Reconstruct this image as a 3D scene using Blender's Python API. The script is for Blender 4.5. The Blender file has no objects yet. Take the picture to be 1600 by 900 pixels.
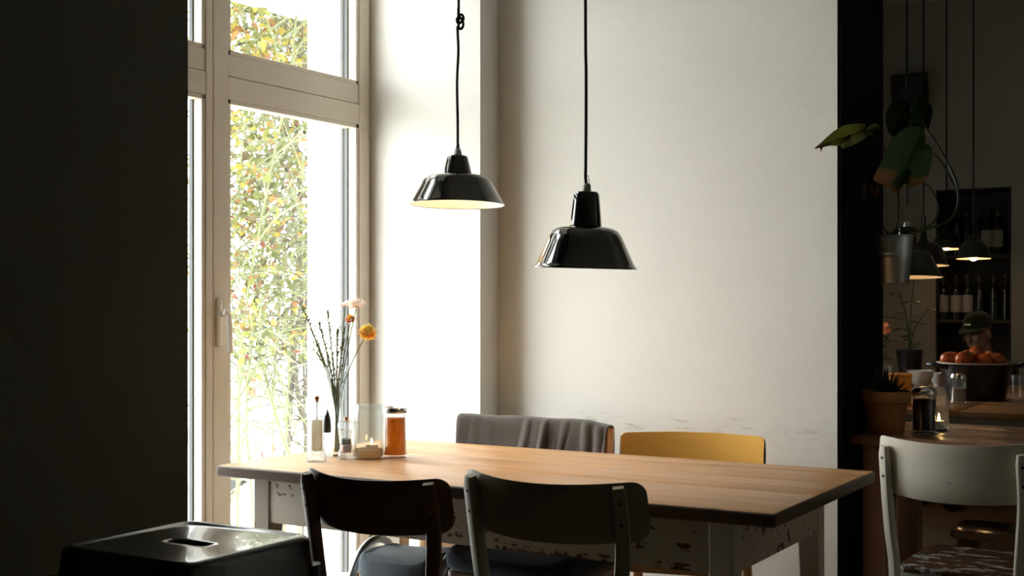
import bpy, bmesh, math, random
from mathutils import Vector, Matrix, Euler
PI = math.pi
rnd = random.Random(11)
scn = bpy.context.scene
COL = scn.collection
EYE, F, HY = 1.25, 2000.0, 470.0
CU, SU = 0.8603, 0.5098

# ---------------------------------------------------------------- helpers
def pt(px, py, d):
    """photo direction at depth d, in metres of the room (X along the back wall, Y along the window wall)"""
    x = (px-800)/F*d
    return Vector((CU*x-SU*d, SU*x+CU*d, EYE-(py-HY)/F*d))
def on_z(px, py, z):
    return pt(px, py, (EYE-z)*F/(py-HY))
def link(o, parent=None):
    COL.objects.link(o)
    if parent is not None: o.parent = parent
    return o
def thing(name, label, cat, loc=(0,0,0), rz=0.0, group=None):
    o = bpy.data.objects.new(name, None); COL.objects.link(o)
    o.empty_display_size = .05
    o.location = loc; o.rotation_euler = (0,0,rz)
    o['label'] = label; o['category'] = cat
    if group: o['group'] = group
    return o
def tag(o, label, cat, group=None):
    o['label'] = label; o['category'] = cat
    if group: o['group'] = group
    return o
def obj(name, bm, mats, parent=None, smooth=True, angle=40, recalc=True):
    if recalc: bmesh.ops.recalc_face_normals(bm, faces=bm.faces)
    me = bpy.data.meshes.new(name); bm.to_mesh(me); bm.free()
    if not isinstance(mats, (list, tuple)): mats = [mats]
    for m in mats: me.materials.append(m)
    if smooth:
        me.shade_smooth()
        try: me.set_sharp_from_angle(angle=math.radians(angle))
        except Exception: pass
    o = bpy.data.objects.new(name, me)
    return link(o, parent)
def struct(name, bm, mats, parent=None, smooth=False):
    o = obj(name, bm, mats, parent, smooth)
    if parent is None: o['kind'] = 'structure'
    return o
def BM(): return bmesh.new()
def merge(dst, src, M=None, mi=None):
    if M is not None: src.transform(M)
    if mi is not None:
        for f in src.faces: f.material_index = mi
    me = bpy.data.meshes.new('t'); src.to_mesh(me); src.free()
    dst.from_mesh(me); bpy.data.meshes.remove(me)
def box(bm, x0, x1, y0, y1, z0, z1, bev=0.0, M=None, mi=0, seg=2):
    b = BM()
    bmesh.ops.create_cube(b, size=1)
    b.transform(Matrix.Translation(((x0+x1)/2,(y0+y1)/2,(z0+z1)/2)) @ Matrix.Diagonal((x1-x0,y1-y0,z1-z0,1)))
    if bev: bmesh.ops.bevel(b, geom=list(b.edges), offset=bev, segments=seg, affect='EDGES', profile=.5)
    merge(bm, b, M, mi)
def lathe(bm, prof, n=32, M=None, mi=0, close=False):
    b = BM(); rings = []
    for r, z in prof:
        if r < 1e-5: rings.append([b.verts.new((0,0,z))])
        else: rings.append([b.verts.new((r*math.cos(2*PI*k/n), r*math.sin(2*PI*k/n), z)) for k in range(n)])
    pairs = list(zip(rings[:-1], rings[1:]))
    if close: pairs.append((rings[-1], rings[0]))
    for a, c in pairs:
        if len(a) == 1 and len(c) == 1: continue
        for k in range(n):
            q = (k+1) % n
            if len(a) == 1: b.faces.new((a[0], c[q], c[k]))
            elif len(c) == 1: b.faces.new((a[k], a[q], c[0]))
            else: b.faces.new((a[k], a[q], c[q], c[k]))
    merge(bm, b, M, mi)
def rrect(w, h, r=.3, n=3):
    r = min(w, h)*r; out = []
    for cx, cy, a0 in ((w/2-r,h/2-r,0),(-w/2+r,h/2-r,PI/2),(-w/2+r,-h/2+r,PI),(w/2-r,-h/2+r,1.5*PI)):
        for k in range(n+1):
            a = a0+PI/2*k/n; out.append((cx+r*math.cos(a), cy+r*math.sin(a)))
    return out
def circ(r, n=8): return [(r*math.cos(2*PI*k/n), r*math.sin(2*PI*k/n)) for k in range(n)]
def sweep(bm, pts, prof, ref=(0,0,1), scale=None, closed=False, mi=0, cap=True):
    pts = [Vector(p) for p in pts]; n = len(pts); rings = []
    ref = Vector(ref); side = None
    for i, p in enumerate(pts):
        if closed: t = pts[(i+1) % n]-pts[i-1]
        else: t = pts[min(i+1,n-1)]-pts[max(i-1,0)]
        t = t.normalized() if t.length > 1e-9 else Vector((0,0,1))
        if side is None:
            s = ref.cross(t)
            if s.length < 1e-3: s = Vector((1,0,0)).cross(t)
            if s.length < 1e-3: s = Vector((0,1,0)).cross(t)
        else: s = side-t*side.dot(t)
        s = s.normalized(); side = s
        u = t.cross(s)
        k = scale[i] if scale else 1.0
        rings.append([bm.verts.new(p+s*(a*k)+u*(b*k)) for a, b in prof])
    m = len(prof); fs = []
    for i in range(n if closed else n-1):
        a, c = rings[i], rings[(i+1) % n]
        for k in range(m):
            fs.append(bm.faces.new((a[k], a[(k+1) % m], c[(k+1) % m], c[k])))
    if not closed and cap:
        fs.append(bm.faces.new(rings[0][::-1])); fs.append(bm.faces.new(rings[-1]))
    for f in fs: f.material_index = mi
def tube(bm, pts, r, n=8, scale=None, closed=False, mi=0): sweep(bm, pts, circ(r, n), scale=scale, closed=closed, mi=mi)
def spline(pts, n=6):
    P = [Vector(p) for p in pts]
    if len(P) < 3: return P
    out = []
    for i in range(len(P)-1):
        p0, p1, p2, p3 = P[max(i-1,0)], P[i], P[i+1], P[min(i+2,len(P)-1)]
        for k in range(n):
            t = k/n
            out.append(.5*((2*p1)+(p2-p0)*t+(2*p0-5*p1+4*p2-p3)*t*t+(3*p1-p0-3*p2+p3)*t**3))
    out.append(P[-1]); return out
def ball(bm, c, r, sc=(1,1,1), sub=3, M=None, mi=0):
    b = BM(); bmesh.ops.create_icosphere(b, subdivisions=sub, radius=r)
    b.transform(Matrix.Translation(c) @ (M if M else Matrix()) @ Matrix.Diagonal((*sc,1)))
    merge(bm, b, None, mi)
def loft(bm, rings, cap=True, mi=0):
    R = [[bm.verts.new(p) for p in r] for r in rings]; m = len(R[0]); fs = []
    for a, c in zip(R[:-1], R[1:]):
        for k in range(m): fs.append(bm.faces.new((a[k], a[(k+1)%m], c[(k+1)%m], c[k])))
    if cap: fs.append(bm.faces.new(R[0][::-1])); fs.append(bm.faces.new(R[-1]))
    for f in fs: f.material_index = mi
def plate(bm, outline, z0, z1, bev=0.0, M=None, mi=0, seg=2):
    b = BM(); vs = [b.verts.new((x,y,z0)) for x, y in outline]
    f = b.faces.new(vs); r = bmesh.ops.extrude_face_region(b, geom=[f])
    bmesh.ops.translate(b, verts=[v for v in r['geom'] if isinstance(v, bmesh.types.BMVert)], vec=(0,0,z1-z0))
    bmesh.ops.recalc_face_normals(b, faces=b.faces)
    if bev:
        es = [e for e in b.edges if len(e.link_faces) == 2 and any(len(q.verts) == len(outline) and len(outline) > 4 for q in e.link_faces)]
        bmesh.ops.bevel(b, geom=es, offset=bev, segments=seg, affect='EDGES', profile=.5)
    merge(bm, b, M, mi)
def copy_tree(o, parent=None):
    c = o.copy(); COL.objects.link(c)
    if parent is not None: c.parent = parent
    for ch in list(o.children): copy_tree(ch, c)
    return c

# ---------------------------------------------------------------- materials
class NT:
    def __init__(s, name):
        s.m = bpy.data.materials.new(name); s.m.use_nodes = True
        s.t = s.m.node_tree; s.n = s.t.nodes; s.L = s.t.links
        s.b = s.n['Principled BSDF']; s.out = s.n['Material Output']
    def node(s, typ, **kw):
        n = s.n.new(typ)
        for k, v in kw.items():
            if k in n.inputs.keys() if isinstance(k, str) else False: n.inputs[k].default_value = v
            else: setattr(n, k, v)
        return n
    def l(s, a, b): s.L.new(a, b)
    def coord(s, scale=(1,1,1), kind='Object'):
        tc = s.n.new('ShaderNodeTexCoord'); mp = s.n.new('ShaderNodeMapping')
        mp.inputs['Scale'].default_value = scale
        s.l(tc.outputs[kind], mp.inputs['Vector']); return mp.outputs['Vector']
    def noise(s, vec, scale, detail=4, rough=.55):
        n = s.n.new('ShaderNodeTexNoise'); n.inputs['Scale'].default_value = scale
        n.inputs['Detail'].default_value = detail; n.inputs['Roughness'].default_value = rough
        s.l(vec, n.inputs['Vector']); return n.outputs['Fac']
    def ramp(s, fac, stops):
        r = s.n.new('ShaderNodeValToRGB'); e = r.color_ramp.elements
        while len(e) < len(stops): e.new(.5)
        for k, (p, c) in enumerate(stops):
            e[k].position = p; e[k].color = (*c, 1) if len(c) == 3 else c
        s.l(fac, r.inputs['Fac']); return r.outputs['Color']
    def mix(s, fac, a, b):
        n = s.n.new('ShaderNodeMix'); n.data_type = 'RGBA'
        for sock, v in ((n.inputs[0], fac), (n.inputs[6], a), (n.inputs[7], b)):
            if isinstance(v, (int, float)): sock.default_value = v
            elif isinstance(v, tuple): sock.default_value = (*v, 1)
            else: s.l(v, sock)
        return n.outputs[2]
    def math(s, op, a, b=0.0):
        n = s.n.new('ShaderNodeMath'); n.operation = op
        for sock, v in ((n.inputs[0], a), (n.inputs[1], b)):
            if isinstance(v, (int, float)): sock.default_value = v
            else: s.l(v, sock)
        return n.outputs[0]
    def bump(s, h, strength=.2, dist=.01):
        b = s.n.new('ShaderNodeBump'); b.inputs['Strength'].default_value = strength
        b.inputs['Distance'].default_value = dist
        s.l(h, b.inputs['Height']); s.l(b.outputs['Normal'], s.b.inputs['Normal'])
    def col(s, c):
        if isinstance(c, tuple): s.b.inputs['Base Color'].default_value = (*c, 1)
        else: s.l(c, s.b.inputs['Base Color'])
    def set(s, rough=None, metal=None, spec=None, coat=None):
        for k, v in (('Roughness', rough), ('Metallic', metal), ('Specular IOR Level', spec), ('Coat Weight', coat)):
            if v is not None: s.b.inputs[k].default_value = v
        return s
def plain(name, c, rough=.5, metal=0, var=.08, scale=20, bump=0.0, spec=.5, coat=0):
    t = NT(name); v = t.coord(); n = t.noise(v, scale)
    a = tuple(max(0, x*(1-var)) for x in c); b = tuple(min(1, x*(1+var)) for x in c)
    t.col(t.ramp(n, [(.3, a), (.7, b)])); t.set(rough, metal, spec, coat)
    if bump: t.bump(t.noise(v, scale*4), bump, .004)
    return t.m
def plaster(name, c, wear=False):
    t = NT(name); v = t.coord(kind='Object')
    n1 = t.noise(v, 1.6, 5); n2 = t.noise(v, 90, 3); n3 = t.noise(v, 14, 4)
    base = t.ramp(n1, [(.25, tuple(x*.95 for x in c)), (.75, tuple(min(1,x*1.03) for x in c))])
    h = t.math('ADD', t.math('MULTIPLY', n2, .5), t.math('MULTIPLY', n3, .8))
    if wear:   # a band of flaked paint where chair backs have rubbed the wall
        sep = t.n.new('ShaderNodeSeparateXYZ'); t.l(v, sep.inputs[0])
        band = t.math('SUBTRACT', 1.0, t.math('MULTIPLY', t.math('ABSOLUTE', t.math('SUBTRACT', sep.outputs[2], .79)), 14.0))
        vs = t.coord((5, 5, 22)); sc = t.noise(vs, 2.2, 6, .65)
        k = t.math('MULTIPLY', t.math('MAXIMUM', band, 0.0), t.math('MULTIPLY', t.math('MAXIMUM', t.math('SUBTRACT', sc, .57), 0.0), 9.0))
        k = t.math('MINIMUM', k, 1.0)
        base = t.mix(k, base, (c[0]*.72, c[1]*.69, c[2]*.64))
        h = t.math('SUBTRACT', h, t.math('MULTIPLY', k, 1.2))
    t.col(base); t.set(.78, spec=.25); t.bump(h, .28, .006)
    return t.m
def wood(name, c0, c1, c2, axis=0, rough=.4, grain=1.0, spec=.4, coat=0):
    t = NT(name); sc = [9, 9, 9]; sc[axis] = .7
    v = t.coord(tuple(s*grain for s in sc)); n = t.noise(v, 2.2, 8, .6)
    s2 = [60, 60, 60]; s2[axis] = 2; n2 = t.noise(t.coord(tuple(s2)), 2.0, 3)
    kn = t.noise(t.coord((3.2, 5.5, 5.5)), 2.4, 1)
    base = t.ramp(n, [(.28, c0), (.5, c1), (.74, c2)])
    base = t.mix(t.math('MULTIPLY', n2, .35), base, tuple(x*.75 for x in c0))
    base = t.mix(t.math('MINIMUM', t.math('MULTIPLY', t.math('MAXIMUM', t.math('SUBTRACT', kn, .71), 0), 9), .8), base, tuple(x*.4 for x in c0))
    t.col(base); t.set(rough, spec=spec, coat=coat); t.bump(n2, .12, .002)
    return t.m
def chipped(name, paint, under, amount=.62, axis=0, rough=.5, sx=3.0):
    t = NT(name); sc = [26, 26, 26]; sc[axis] = sx*1.5
    n = t.noise(t.coord(tuple(sc)), 1.0, 7, .62); n2 = t.noise(t.coord(), 26, 4, .6); n3 = t.noise(t.coord(), 3, 3)
    k = t.math('ADD', t.math('MULTIPLY', n, .62), t.math('MULTIPLY', n2, .38))
    msk = t.ramp(k, [(amount, (0,0,0)), (amount+.02, (1,1,1))])
    pc = t.ramp(n3, [(.3, tuple(x*.9 for x in paint)), (.7, paint)])
    t.col(t.mix(msk, pc, under)); t.set(rough, spec=.35)
    t.bump(t.math('SUBTRACT', n2, t.math('MULTIPLY', msk, .6)), .2, .003)
    return t.m
def fabric(name, c, scale=300, rough=.95, fold=0.0):
    t = NT(name); v = t.coord(); n = t.noise(v, scale, 2); n2 = t.noise(v, 9, 4)
    t.col(t.ramp(t.math('ADD', t.math('MULTIPLY', n, .6), t.math('MULTIPLY', n2, .4)), [(.3, tuple(x*.72 for x in c)), (.7, tuple(min(1,x*1.18) for x in c))]))
    t.set(rough, spec=.15); t.b.inputs['Sheen Weight'].default_value = .25
    t.bump(n, .5, .003); return t.m
def glass(name, tint=(1,1,1), refl=1.0, ior=1.45, body=0.0, rough=0.0, edge=0.0):
    t = NT(name); t.n.remove(t.b)
    tr = t.n.new('ShaderNodeBsdfTransparent'); tr.inputs[0].default_value = (*tint, 1)
    if edge:                                     # walls look denser where they are seen edge-on
        lw = t.n.new('ShaderNodeLayerWeight'); lw.inputs[0].default_value = .5
        k = t.math('MULTIPLY', t.math('POWER', lw.outputs['Facing'], 2.2), edge)
        t.l(t.mix(k, tuple(tint), (.30,.33,.32)), tr.inputs[0])
    gl = t.n.new('ShaderNodeBsdfGlossy'); gl.inputs['Roughness'].default_value = rough
    fr = t.n.new('ShaderNodeFresnel'); fr.inputs['IOR'].default_value = ior
    geo = t.n.new('ShaderNodeNewGeometry')      # same index from either side: thin walls
    t.l(t.math('ADD', ior, t.math('MULTIPLY', geo.outputs['Backfacing'], 1/ior-ior)), fr.inputs['IOR'])
    mx = t.n.new('ShaderNodeMixShader')
    t.l(t.math('MINIMUM', t.math('MULTIPLY', fr.outputs[0], refl), 1.0), mx.inputs[0])
    t.l(tr.outputs[0], mx.inputs[1]); t.l(gl.outputs[0], mx.inputs[2])
    outp = mx.outputs[0]
    if body:
        df = t.n.new('ShaderNodeBsdfTranslucent'); df.inputs[0].default_value = (.9,.93,.93,1)
        m2 = t.n.new('ShaderNodeMixShader'); m2.inputs[0].default_value = body
        t.l(outp, m2.inputs[1]); t.l(df.outputs[0], m2.inputs[2]); outp = m2.outputs[0]
    t.l(outp, t.out.inputs['Surface']); return t.m
def leafmat(name, c, trans=.45, rough=.5, edge=None, dry=None):
    t = NT(name); v = t.coord(); n = t.noise(v, 18, 4)
    base = t.ramp(n, [(.3, tuple(x*.75 for x in c)), (.7, tuple(min(1,x*1.2) for x in c))])
    if dry:
        at = t.n.new('ShaderNodeAttribute'); at.attribute_name = 'dry'
        k = t.math('ADD', at.outputs['Fac'], t.math('MULTIPLY', t.math('SUBTRACT', t.noise(v, 70, 3), .5), .8))
        base = t.mix(t.ramp(k, [(.38, (0,0,0)), (.52, (1,1,1))]), base, dry)
    if edge:
        n2 = t.noise(v, edge[1], 3); base = t.mix(t.ramp(n2, [(edge[2], (0,0,0)), (edge[2]+.06, (1,1,1))]), base, edge[0])
    t.col(base); t.set(rough, spec=.3)
    tl = t.n.new('ShaderNodeBsdfTranslucent'); t.l(base, tl.inputs[0])
    mx = t.n.new('ShaderNodeMixShader'); mx.inputs[0].default_value = trans
    t.l(t.b.outputs[0], mx.inputs[1]); t.l(tl.outputs[0], mx.inputs[2]); t.l(mx.outputs[0], t.out.inputs['Surface'])
    return t.m
def emit(name, c, s):
    t = NT(name); t.b.inputs['Emission Color'].default_value = (*c,1); t.b.inputs['Emission Strength'].default_value = s
    t.col(tuple(c)); return t.m

M = {}
M['wall'] = plaster('wall_plaster', (.78,.765,.71), True)
M['reveal'] = plaster('window_wall_plaster', (.82,.81,.77))
M['shaded_wall'] = plaster('shaded_wall_plaster', (.058,.060,.047))  # unlit stretch of the window wall, its shade put into the colour
M['grey_wall'] = plaster('back_room_paint', (.34,.33,.28))
M['mid_wall'] = plaster('front_room_paint', (.40,.39,.34))
M['ceil'] = plaster('ceiling_paint', (.5,.49,.46))
M['black_paint'] = plain('black_jamb_paint', (.008,.008,.007), .9, var=.3, spec=.08)
M['floor'] = wood('floor_boards', (.17,.115,.07), (.25,.17,.11), (.32,.23,.15), 1, .5)
M['frame'] = plain('window_paint', (.72,.64,.53), .38, var=.03, scale=3)
M['handle'] = plain('white_plastic', (.95,.94,.92), .5, var=.01)
M['pane'] = glass('window_glass', (.985,.99,.985), .9)
M['gasket'] = plain('grey_gasket', (.08,.09,.1), .6)
M['facade'] = plaster('facade_render', (.85,.85,.83))
M['paving'] = plain('pavement_stone', (.62,.61,.58), .85, var=.12, scale=2)
M['pine'] = wood('pine_tabletop', (.50,.25,.105), (.66,.37,.165), (.74,.45,.22), 0, .36, 1.0, .45)
M['old_paint'] = chipped('worn_white_paint', (.58,.50,.40), (.12,.055,.025), .565, 0, .6, .9)
M['old_paint_leg'] = chipped('worn_white_leg_paint', (.60,.53,.43), (.12,.065,.035), .62, 2, .6, 3)
M['edge_wood'] = wood('table_edge_wood', (.05,.025,.012), (.10,.05,.022), (.18,.09,.04), 0, .5)
M['brown_wood'] = wood('dark_brown_beech', (.08,.042,.021), (.12,.064,.032), (.16,.088,.046), 0, .38)
M['brown_gloss'] = wood('polished_seat_wood', (.07,.035,.018), (.11,.055,.028), (.15,.08,.04), 0, .16, coat=.4)
M['green_grey'] = chipped('dark_green_grey_paint', (.22,.215,.165), (.07,.045,.03), .70, 0, .42)
M['cream'] = chipped('cream_chair_paint', (.60,.58,.49), (.10,.05,.03), .632, 0, .45)
M['worn_seat'] = chipped('rubbed_seat_wood', (.085,.042,.022), (.30,.31,.29), .535, 0, .2, 6)
M['yellow'] = wood('yellow_plywood', (.88,.46,.09), (.94,.54,.13), (.97,.60,.18), 0, .2, .6, .5)
M['black_edge'] = plain('black_ply_edge', (.015,.012,.01), .5)
M['light_wood'] = wood('light_beech', (.55,.30,.14), (.66,.40,.2), (.72,.47,.26), 2, .42)
M['blanket'] = fabric('grey_brown_fleece', (.095,.079,.068))
M['stitch'] = plain('stitch_thread', (.5,.42,.33), .8)
M['blue_fab'] = fabric('dark_blue_cloth', (.022,.035,.06), 220)
M['grey_fab'] = fabric('blue_grey_cloth', (.12,.145,.17), 220)
M['steel'] = plain('galvanised_steel', (.52,.55,.55), .36, 1.0, .12, 12)
M['chrome'] = plain('polished_metal', (.72,.70,.66), .16, 1.0, .05)
M['copper'] = plain('copper_metal', (.55,.28,.18), .25, 1.0, .05)
M['hook_brass'] = plain('aged_brass', (.25,.13,.08), .45, 1.0, .1)
M['black_metal'] = plain('black_gloss_metal', (.008,.009,.008), .2, 0, .2, spec=.6, coat=.3)
M['enamel'] = plain('black_enamel', (.006,.009,.008), .07, 0, .2, spec=.6, coat=.5)
M['enamel_in'] = plain('white_enamel', (.88,.82,.7), .3, 0, .02)
M['porcelain'] = plain('grey_porcelain', (.55,.54,.49), .35)
M['cord'] = fabric('black_cord', (.012,.012,.012), 400)
M['bulb_hot'] = emit('bulb_lit', (1.0,.74,.48), 42.0)
M['bulb_hot2'] = emit('bulb_lit_soft', (1.0,.66,.36), 36.0)
M['bulb_back'] = emit('bulb_lit_back', (1.0,.62,.30), 20.0)
M['bulb_clear'] = glass('bulb_glass', (1,.9,.75), 1.2)
M['wire'] = plain('dark_wire', (.02,.02,.02), .4, 1)
M['jar'] = glass('jar_glass', (.965,.98,.975), 1.25, 1.5, .03, edge=.55)
M['jar_clean'] = glass('vase_glass', (.95,.965,.96), 1.1, 1.45, .02, edge=.7)
M['water'] = glass('pink_tinted_water', (.98,.84,.74), .5, 1.33, .06)
M['acrylic'] = glass('clear_acrylic', (.93,.935,.935), 1.4, 1.5, .20, edge=1.0)
M['honey'] = None
M['salt'] = leafmat('pink_salt', (.97,.80,.64), .85, .8)
M['pepper'] = plain('peppercorn', (.035,.022,.018), .6, var=.5, scale=200)
M['sand'] = leafmat('pale_sand', (.86,.66,.44), .6, .9)
M['wax'] = plain('white_wax', (.9,.84,.72), .4, var=.02)
M['flame'] = emit('candle_flame', (1.0,.62,.22), 30.0)
M['frosted'] = glass('frosted_bottle', (.9,.91,.9), .8, 1.4, .5, edge=.4)
M['black_plastic'] = plain('black_plastic', (.012,.012,.013), .35)
M['stem'] = leafmat('flower_stem', (.20,.27,.05), .2)
M['twig'] = leafmat('green_twig', (.17,.19,.05), .1)
M['petal_w'] = leafmat('pale_petal', (.90,.74,.66), .6)
M['petal_o'] = leafmat('orange_petal', (.93,.50,.10), .5)
M['petal_y'] = leafmat('yellow_orange_petal', (.95,.70,.18), .5)
M['petal_r'] = leafmat('red_orange_petal', (.70,.22,.10), .4)
t = NT('amber_honey'); v = t.coord((60,60,9)); n = t.noise(v, 1.2, 3)
cc = t.ramp(n, [(.3, (.72,.27,.03)), (.7, (.95,.50,.09))]); t.col(cc); t.set(.25)
tl = t.n.new('ShaderNodeBsdfTranslucent'); t.l(cc, tl.inputs[0])
mx = t.n.new('ShaderNodeMixShader'); mx.inputs[0].default_value = .6
t.l(t.b.outputs[0], mx.inputs[1]); t.l(tl.outputs[0], mx.inputs[2]); t.l(mx.outputs[0], t.out.inputs['Surface'])
M['honey'] = t.m
M['terracotta'] = plain('terracotta', (.40,.19,.06), .8, var=.12, scale=30)
M['soil'] = plain('soil', (.03,.02,.012), .95, var=.4, scale=80)
M['aloe'] = leafmat('aloe_leaf', (.03,.05,.03), .1)
M['spice'] = plain('dark_spice', (.035,.018,.010), .6, var=.4, scale=200)
M['sugar'] = plain('brown_sugar', (.30,.22,.15), .9, var=.2, scale=300)
M['monstera'] = leafmat('monstera_leaf', (.045,.125,.035), .30, .35, dry=(.34,.17,.05))
M['monstera_dark'] = leafmat('monstera_dark_leaf', (.020,.055,.018), .2, .4)
M['monstera_pale'] = leafmat('monstera_pale_leaf', (.32,.34,.09), .35, .4, dry=(.30,.16,.06))
M['dry_leaf'] = leafmat('dry_leaf_edge', (.24,.13,.045), .35, .7)
M['vein'] = leafmat('leaf_stalk', (.05,.065,.025), .1)
M['tabletop2'] = wood('side_table_wood', (.17,.085,.045), (.26,.14,.085), (.33,.19,.12), 0, .28, 1, .5)
M['pink_wood'] = wood('pinkish_leg_wood', (.27,.135,.085), (.36,.19,.12), (.42,.24,.16), 2, .55)
M['grey_apron'] = plain('grey_apron_paint', (.16,.15,.13), .6)
M['tabletop3'] = wood('long_table_wood', (.22,.10,.04), (.33,.165,.07), (.42,.22,.1), 1, .3, 1, .5)
M['pot_black'] = plain('dark_pot_enamel', (.010,.009,.010), .28)
M['pot_rim'] = plain('pale_rim', (.42,.33,.28), .4)
M['fruit'] = plain('red_orange_skin', (.42,.085,.018), .2, var=.3, scale=14, bump=.05)
M['calyx'] = leafmat('fruit_stem', (.10,.09,.03), .1)
M['white_ceramic'] = plain('white_ceramic', (.80,.80,.78), .2, var=.02)
M['orange_tin'] = plain('yellow_orange_tin', (.62,.24,.02), .4, var=.08)
M['speaker'] = plain('black_speaker', (.008,.008,.008), .6)
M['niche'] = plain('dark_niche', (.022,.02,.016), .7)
M['shelf'] = plain('dark_shelf', (.04,.034,.026), .6)
M['bottle'] = plain('dark_bottle_glass', (.008,.010,.008), .1, spec=.6)
M['paper'] = plain('bottle_label_paper', (.42,.40,.36), .7)
M['skin'] = plain('skin', (.42,.24,.16), .5, var=.03, scale=20)
M['cap'] = fabric('dark_green_cap', (.010,.018,.014))
M['cap_mark'] = plain('pale_thread', (.6,.6,.56), .7)
M['jacket'] = fabric('dark_jacket', (.010,.010,.012))
M['trouser'] = fabric('dark_trousers', (.015,.016,.022))
M['hair'] = plain('brown_hair', (.04,.025,.015), .6)
M['leaf_g'] = leafmat('rose_leaf_green', (0.14,0.165,0.055), .5)
M['leaf_l'] = leafmat('rose_leaf_light', (0.25,0.26,0.075), .5)
M['leaf_y'] = leafmat('rose_leaf_yellow', (0.4,0.32,0.06), .5)
M['leaf_o'] = leafmat('rose_leaf_orange', (0.35,0.175,0.06), .5)
M['leaf_b'] = leafmat('rose_leaf_brown', (0.14,0.11,0.06), .4)
M['leaf_r'] = leafmat('rose_leaf_red', (0.25,0.08,0.05), .4)
M['leaf_d'] = leafmat('rose_leaf_dark', (0.042,0.052,0.034), .3)
M['cane_g'] = plain('green_cane', (.21,.235,.12), .6)
M['cane_b'] = plain('brown_cane', (.085,.072,.055), .8, var=.25)
M['sign_red'] = plain('red_reflector', (.75,.10,.07), .4)
M['sign_white'] = plain('white_reflector', (.85,.85,.85), .4)
M['car_white'] = plain('white_car_paint', (.82,.83,.84), .2, coat=.5)
M['car_teal'] = plain('pale_teal_car_paint', (.42,.60,.56), .2, coat=.5)
M['car_glass'] = plain('dark_car_glass', (.10,.12,.13), .1)
M['tyre'] = plain('tyre_rubber', (.03,.03,.03), .8)
M['tail'] = plain('red_tail_lens', (.6,.03,.03), .2)

# ---------------------------------------------------------------- the setting
UW, UN, UX = -2.607, -3.126, -3.416     # inner wall face, window face, facade
VL, VR, VB, VT = 2.62, 4.16, 4.30, 4.852
JU = -1.265
b = BM(); box(b, UX, 3.2, -1.6, 9.4, -.25, 0); struct('floor', b, M['floor'])
b = BM(); box(b, UX, 3.2, -1.6, VB+.3, 3.3, 3.45); struct('ceiling', b, M['ceil'])
b = BM(); box(b, UW, 3.2, VB+.3, 9.4, 3.3, 3.44); struct('ceiling_back', b, M['ceil'])
b = BM()
box(b, UW, JU, VB, VT, 0, 3.3); box(b, JU, 3.0, VB, VT, 2.62, 3.3); box(b, .9, 3.0, VB, VT, 0, 2.62)
struct('wall_back', b, M['wall'])
b = BM(); box(b, JU, JU+.012, VB+.004, VT, 0, 2.62, .002); struct('trim_1', b, M['black_paint'])
# window wall: interior skin of each pier, reveals, nibs
b = BM()
box(b, UX, UW, VR, 5.7, -1.0, 3.3); box(b, UX, UW, 5.7, 6.9, -1.0, .95); box(b, UX, UW, 5.7, 6.9, 2.1, 3.3)
box(b, UX, UW, 6.9, 9.4, -1, 3.3); box(b, UX, UW, VL, VR, 2.95, 3.3)
box(b, UX, UN-.075, VR-.05, VR, 0, 2.95)
struct('wall_window', b, M['reveal'])
b = BM(); box(b, UX, UW, -1.6, VL, -1.0, 3.3); struct('wall_left', b, M['shaded_wall'])
b = BM(); box(b, 3.0, 3.2, -1.6, 9.4, 0, 3.3); struct('wall_right', b, M['mid_wall'])
b = BM(); box(b, UW, 3.0, -1.6, -1.5, 0, 3.3); struct('wall_front', b, M['mid_wall'])
# far wall of the back room with the shelf niche
VF = 9.0
nx0 = pt(1462,400,1); nx1 = pt(1580,400,1)
NU0 = nx0.x/nx0.y*VF; NU1 = nx1.x/nx1.y*VF; NZ1 = 1.25+(470-295)/2000*8.65
b = BM()
box(b, UW, NU0, VF, VF+.3, 0, 3.3); box(b, NU1, 3.0, VF, VF+.3, 0, 3.3); box(b, NU0, NU1, VF, VF+.3, NZ1, 3.3)
struct('wall_far', b, M['grey_wall'])
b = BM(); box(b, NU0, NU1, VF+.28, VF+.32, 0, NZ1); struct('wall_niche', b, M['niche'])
b = BM()
box(b, NU0, NU0+.012, VF+.005, VF+.28, 0, NZ1); box(b, NU1-.012, NU1, VF+.005, VF+.28, 0, NZ1); box(b, NU0, NU1, VF+.005, VF+.28, NZ1-.012, NZ1)
struct('trim_2', b, M['niche'])
# outside ground
GZ = -2.6; TZO = -.5
b = BM(); box(b, -6.2, UX, -2, 9.4, -2.6, TZO); struct('terrace', b, M['paving'])
b = BM(); box(b, -70, UX, -50, 80, GZ-.2, GZ); struct('pavement', b, M['paving'])

b = BM(); box(b, UX-.5, UX, VL-.6, VR+.5, 2.56, 2.66, .01); struct('sky_blocker', b, M['facade'])   # added slab above the view, keeps high sky light off the upper walls
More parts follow.
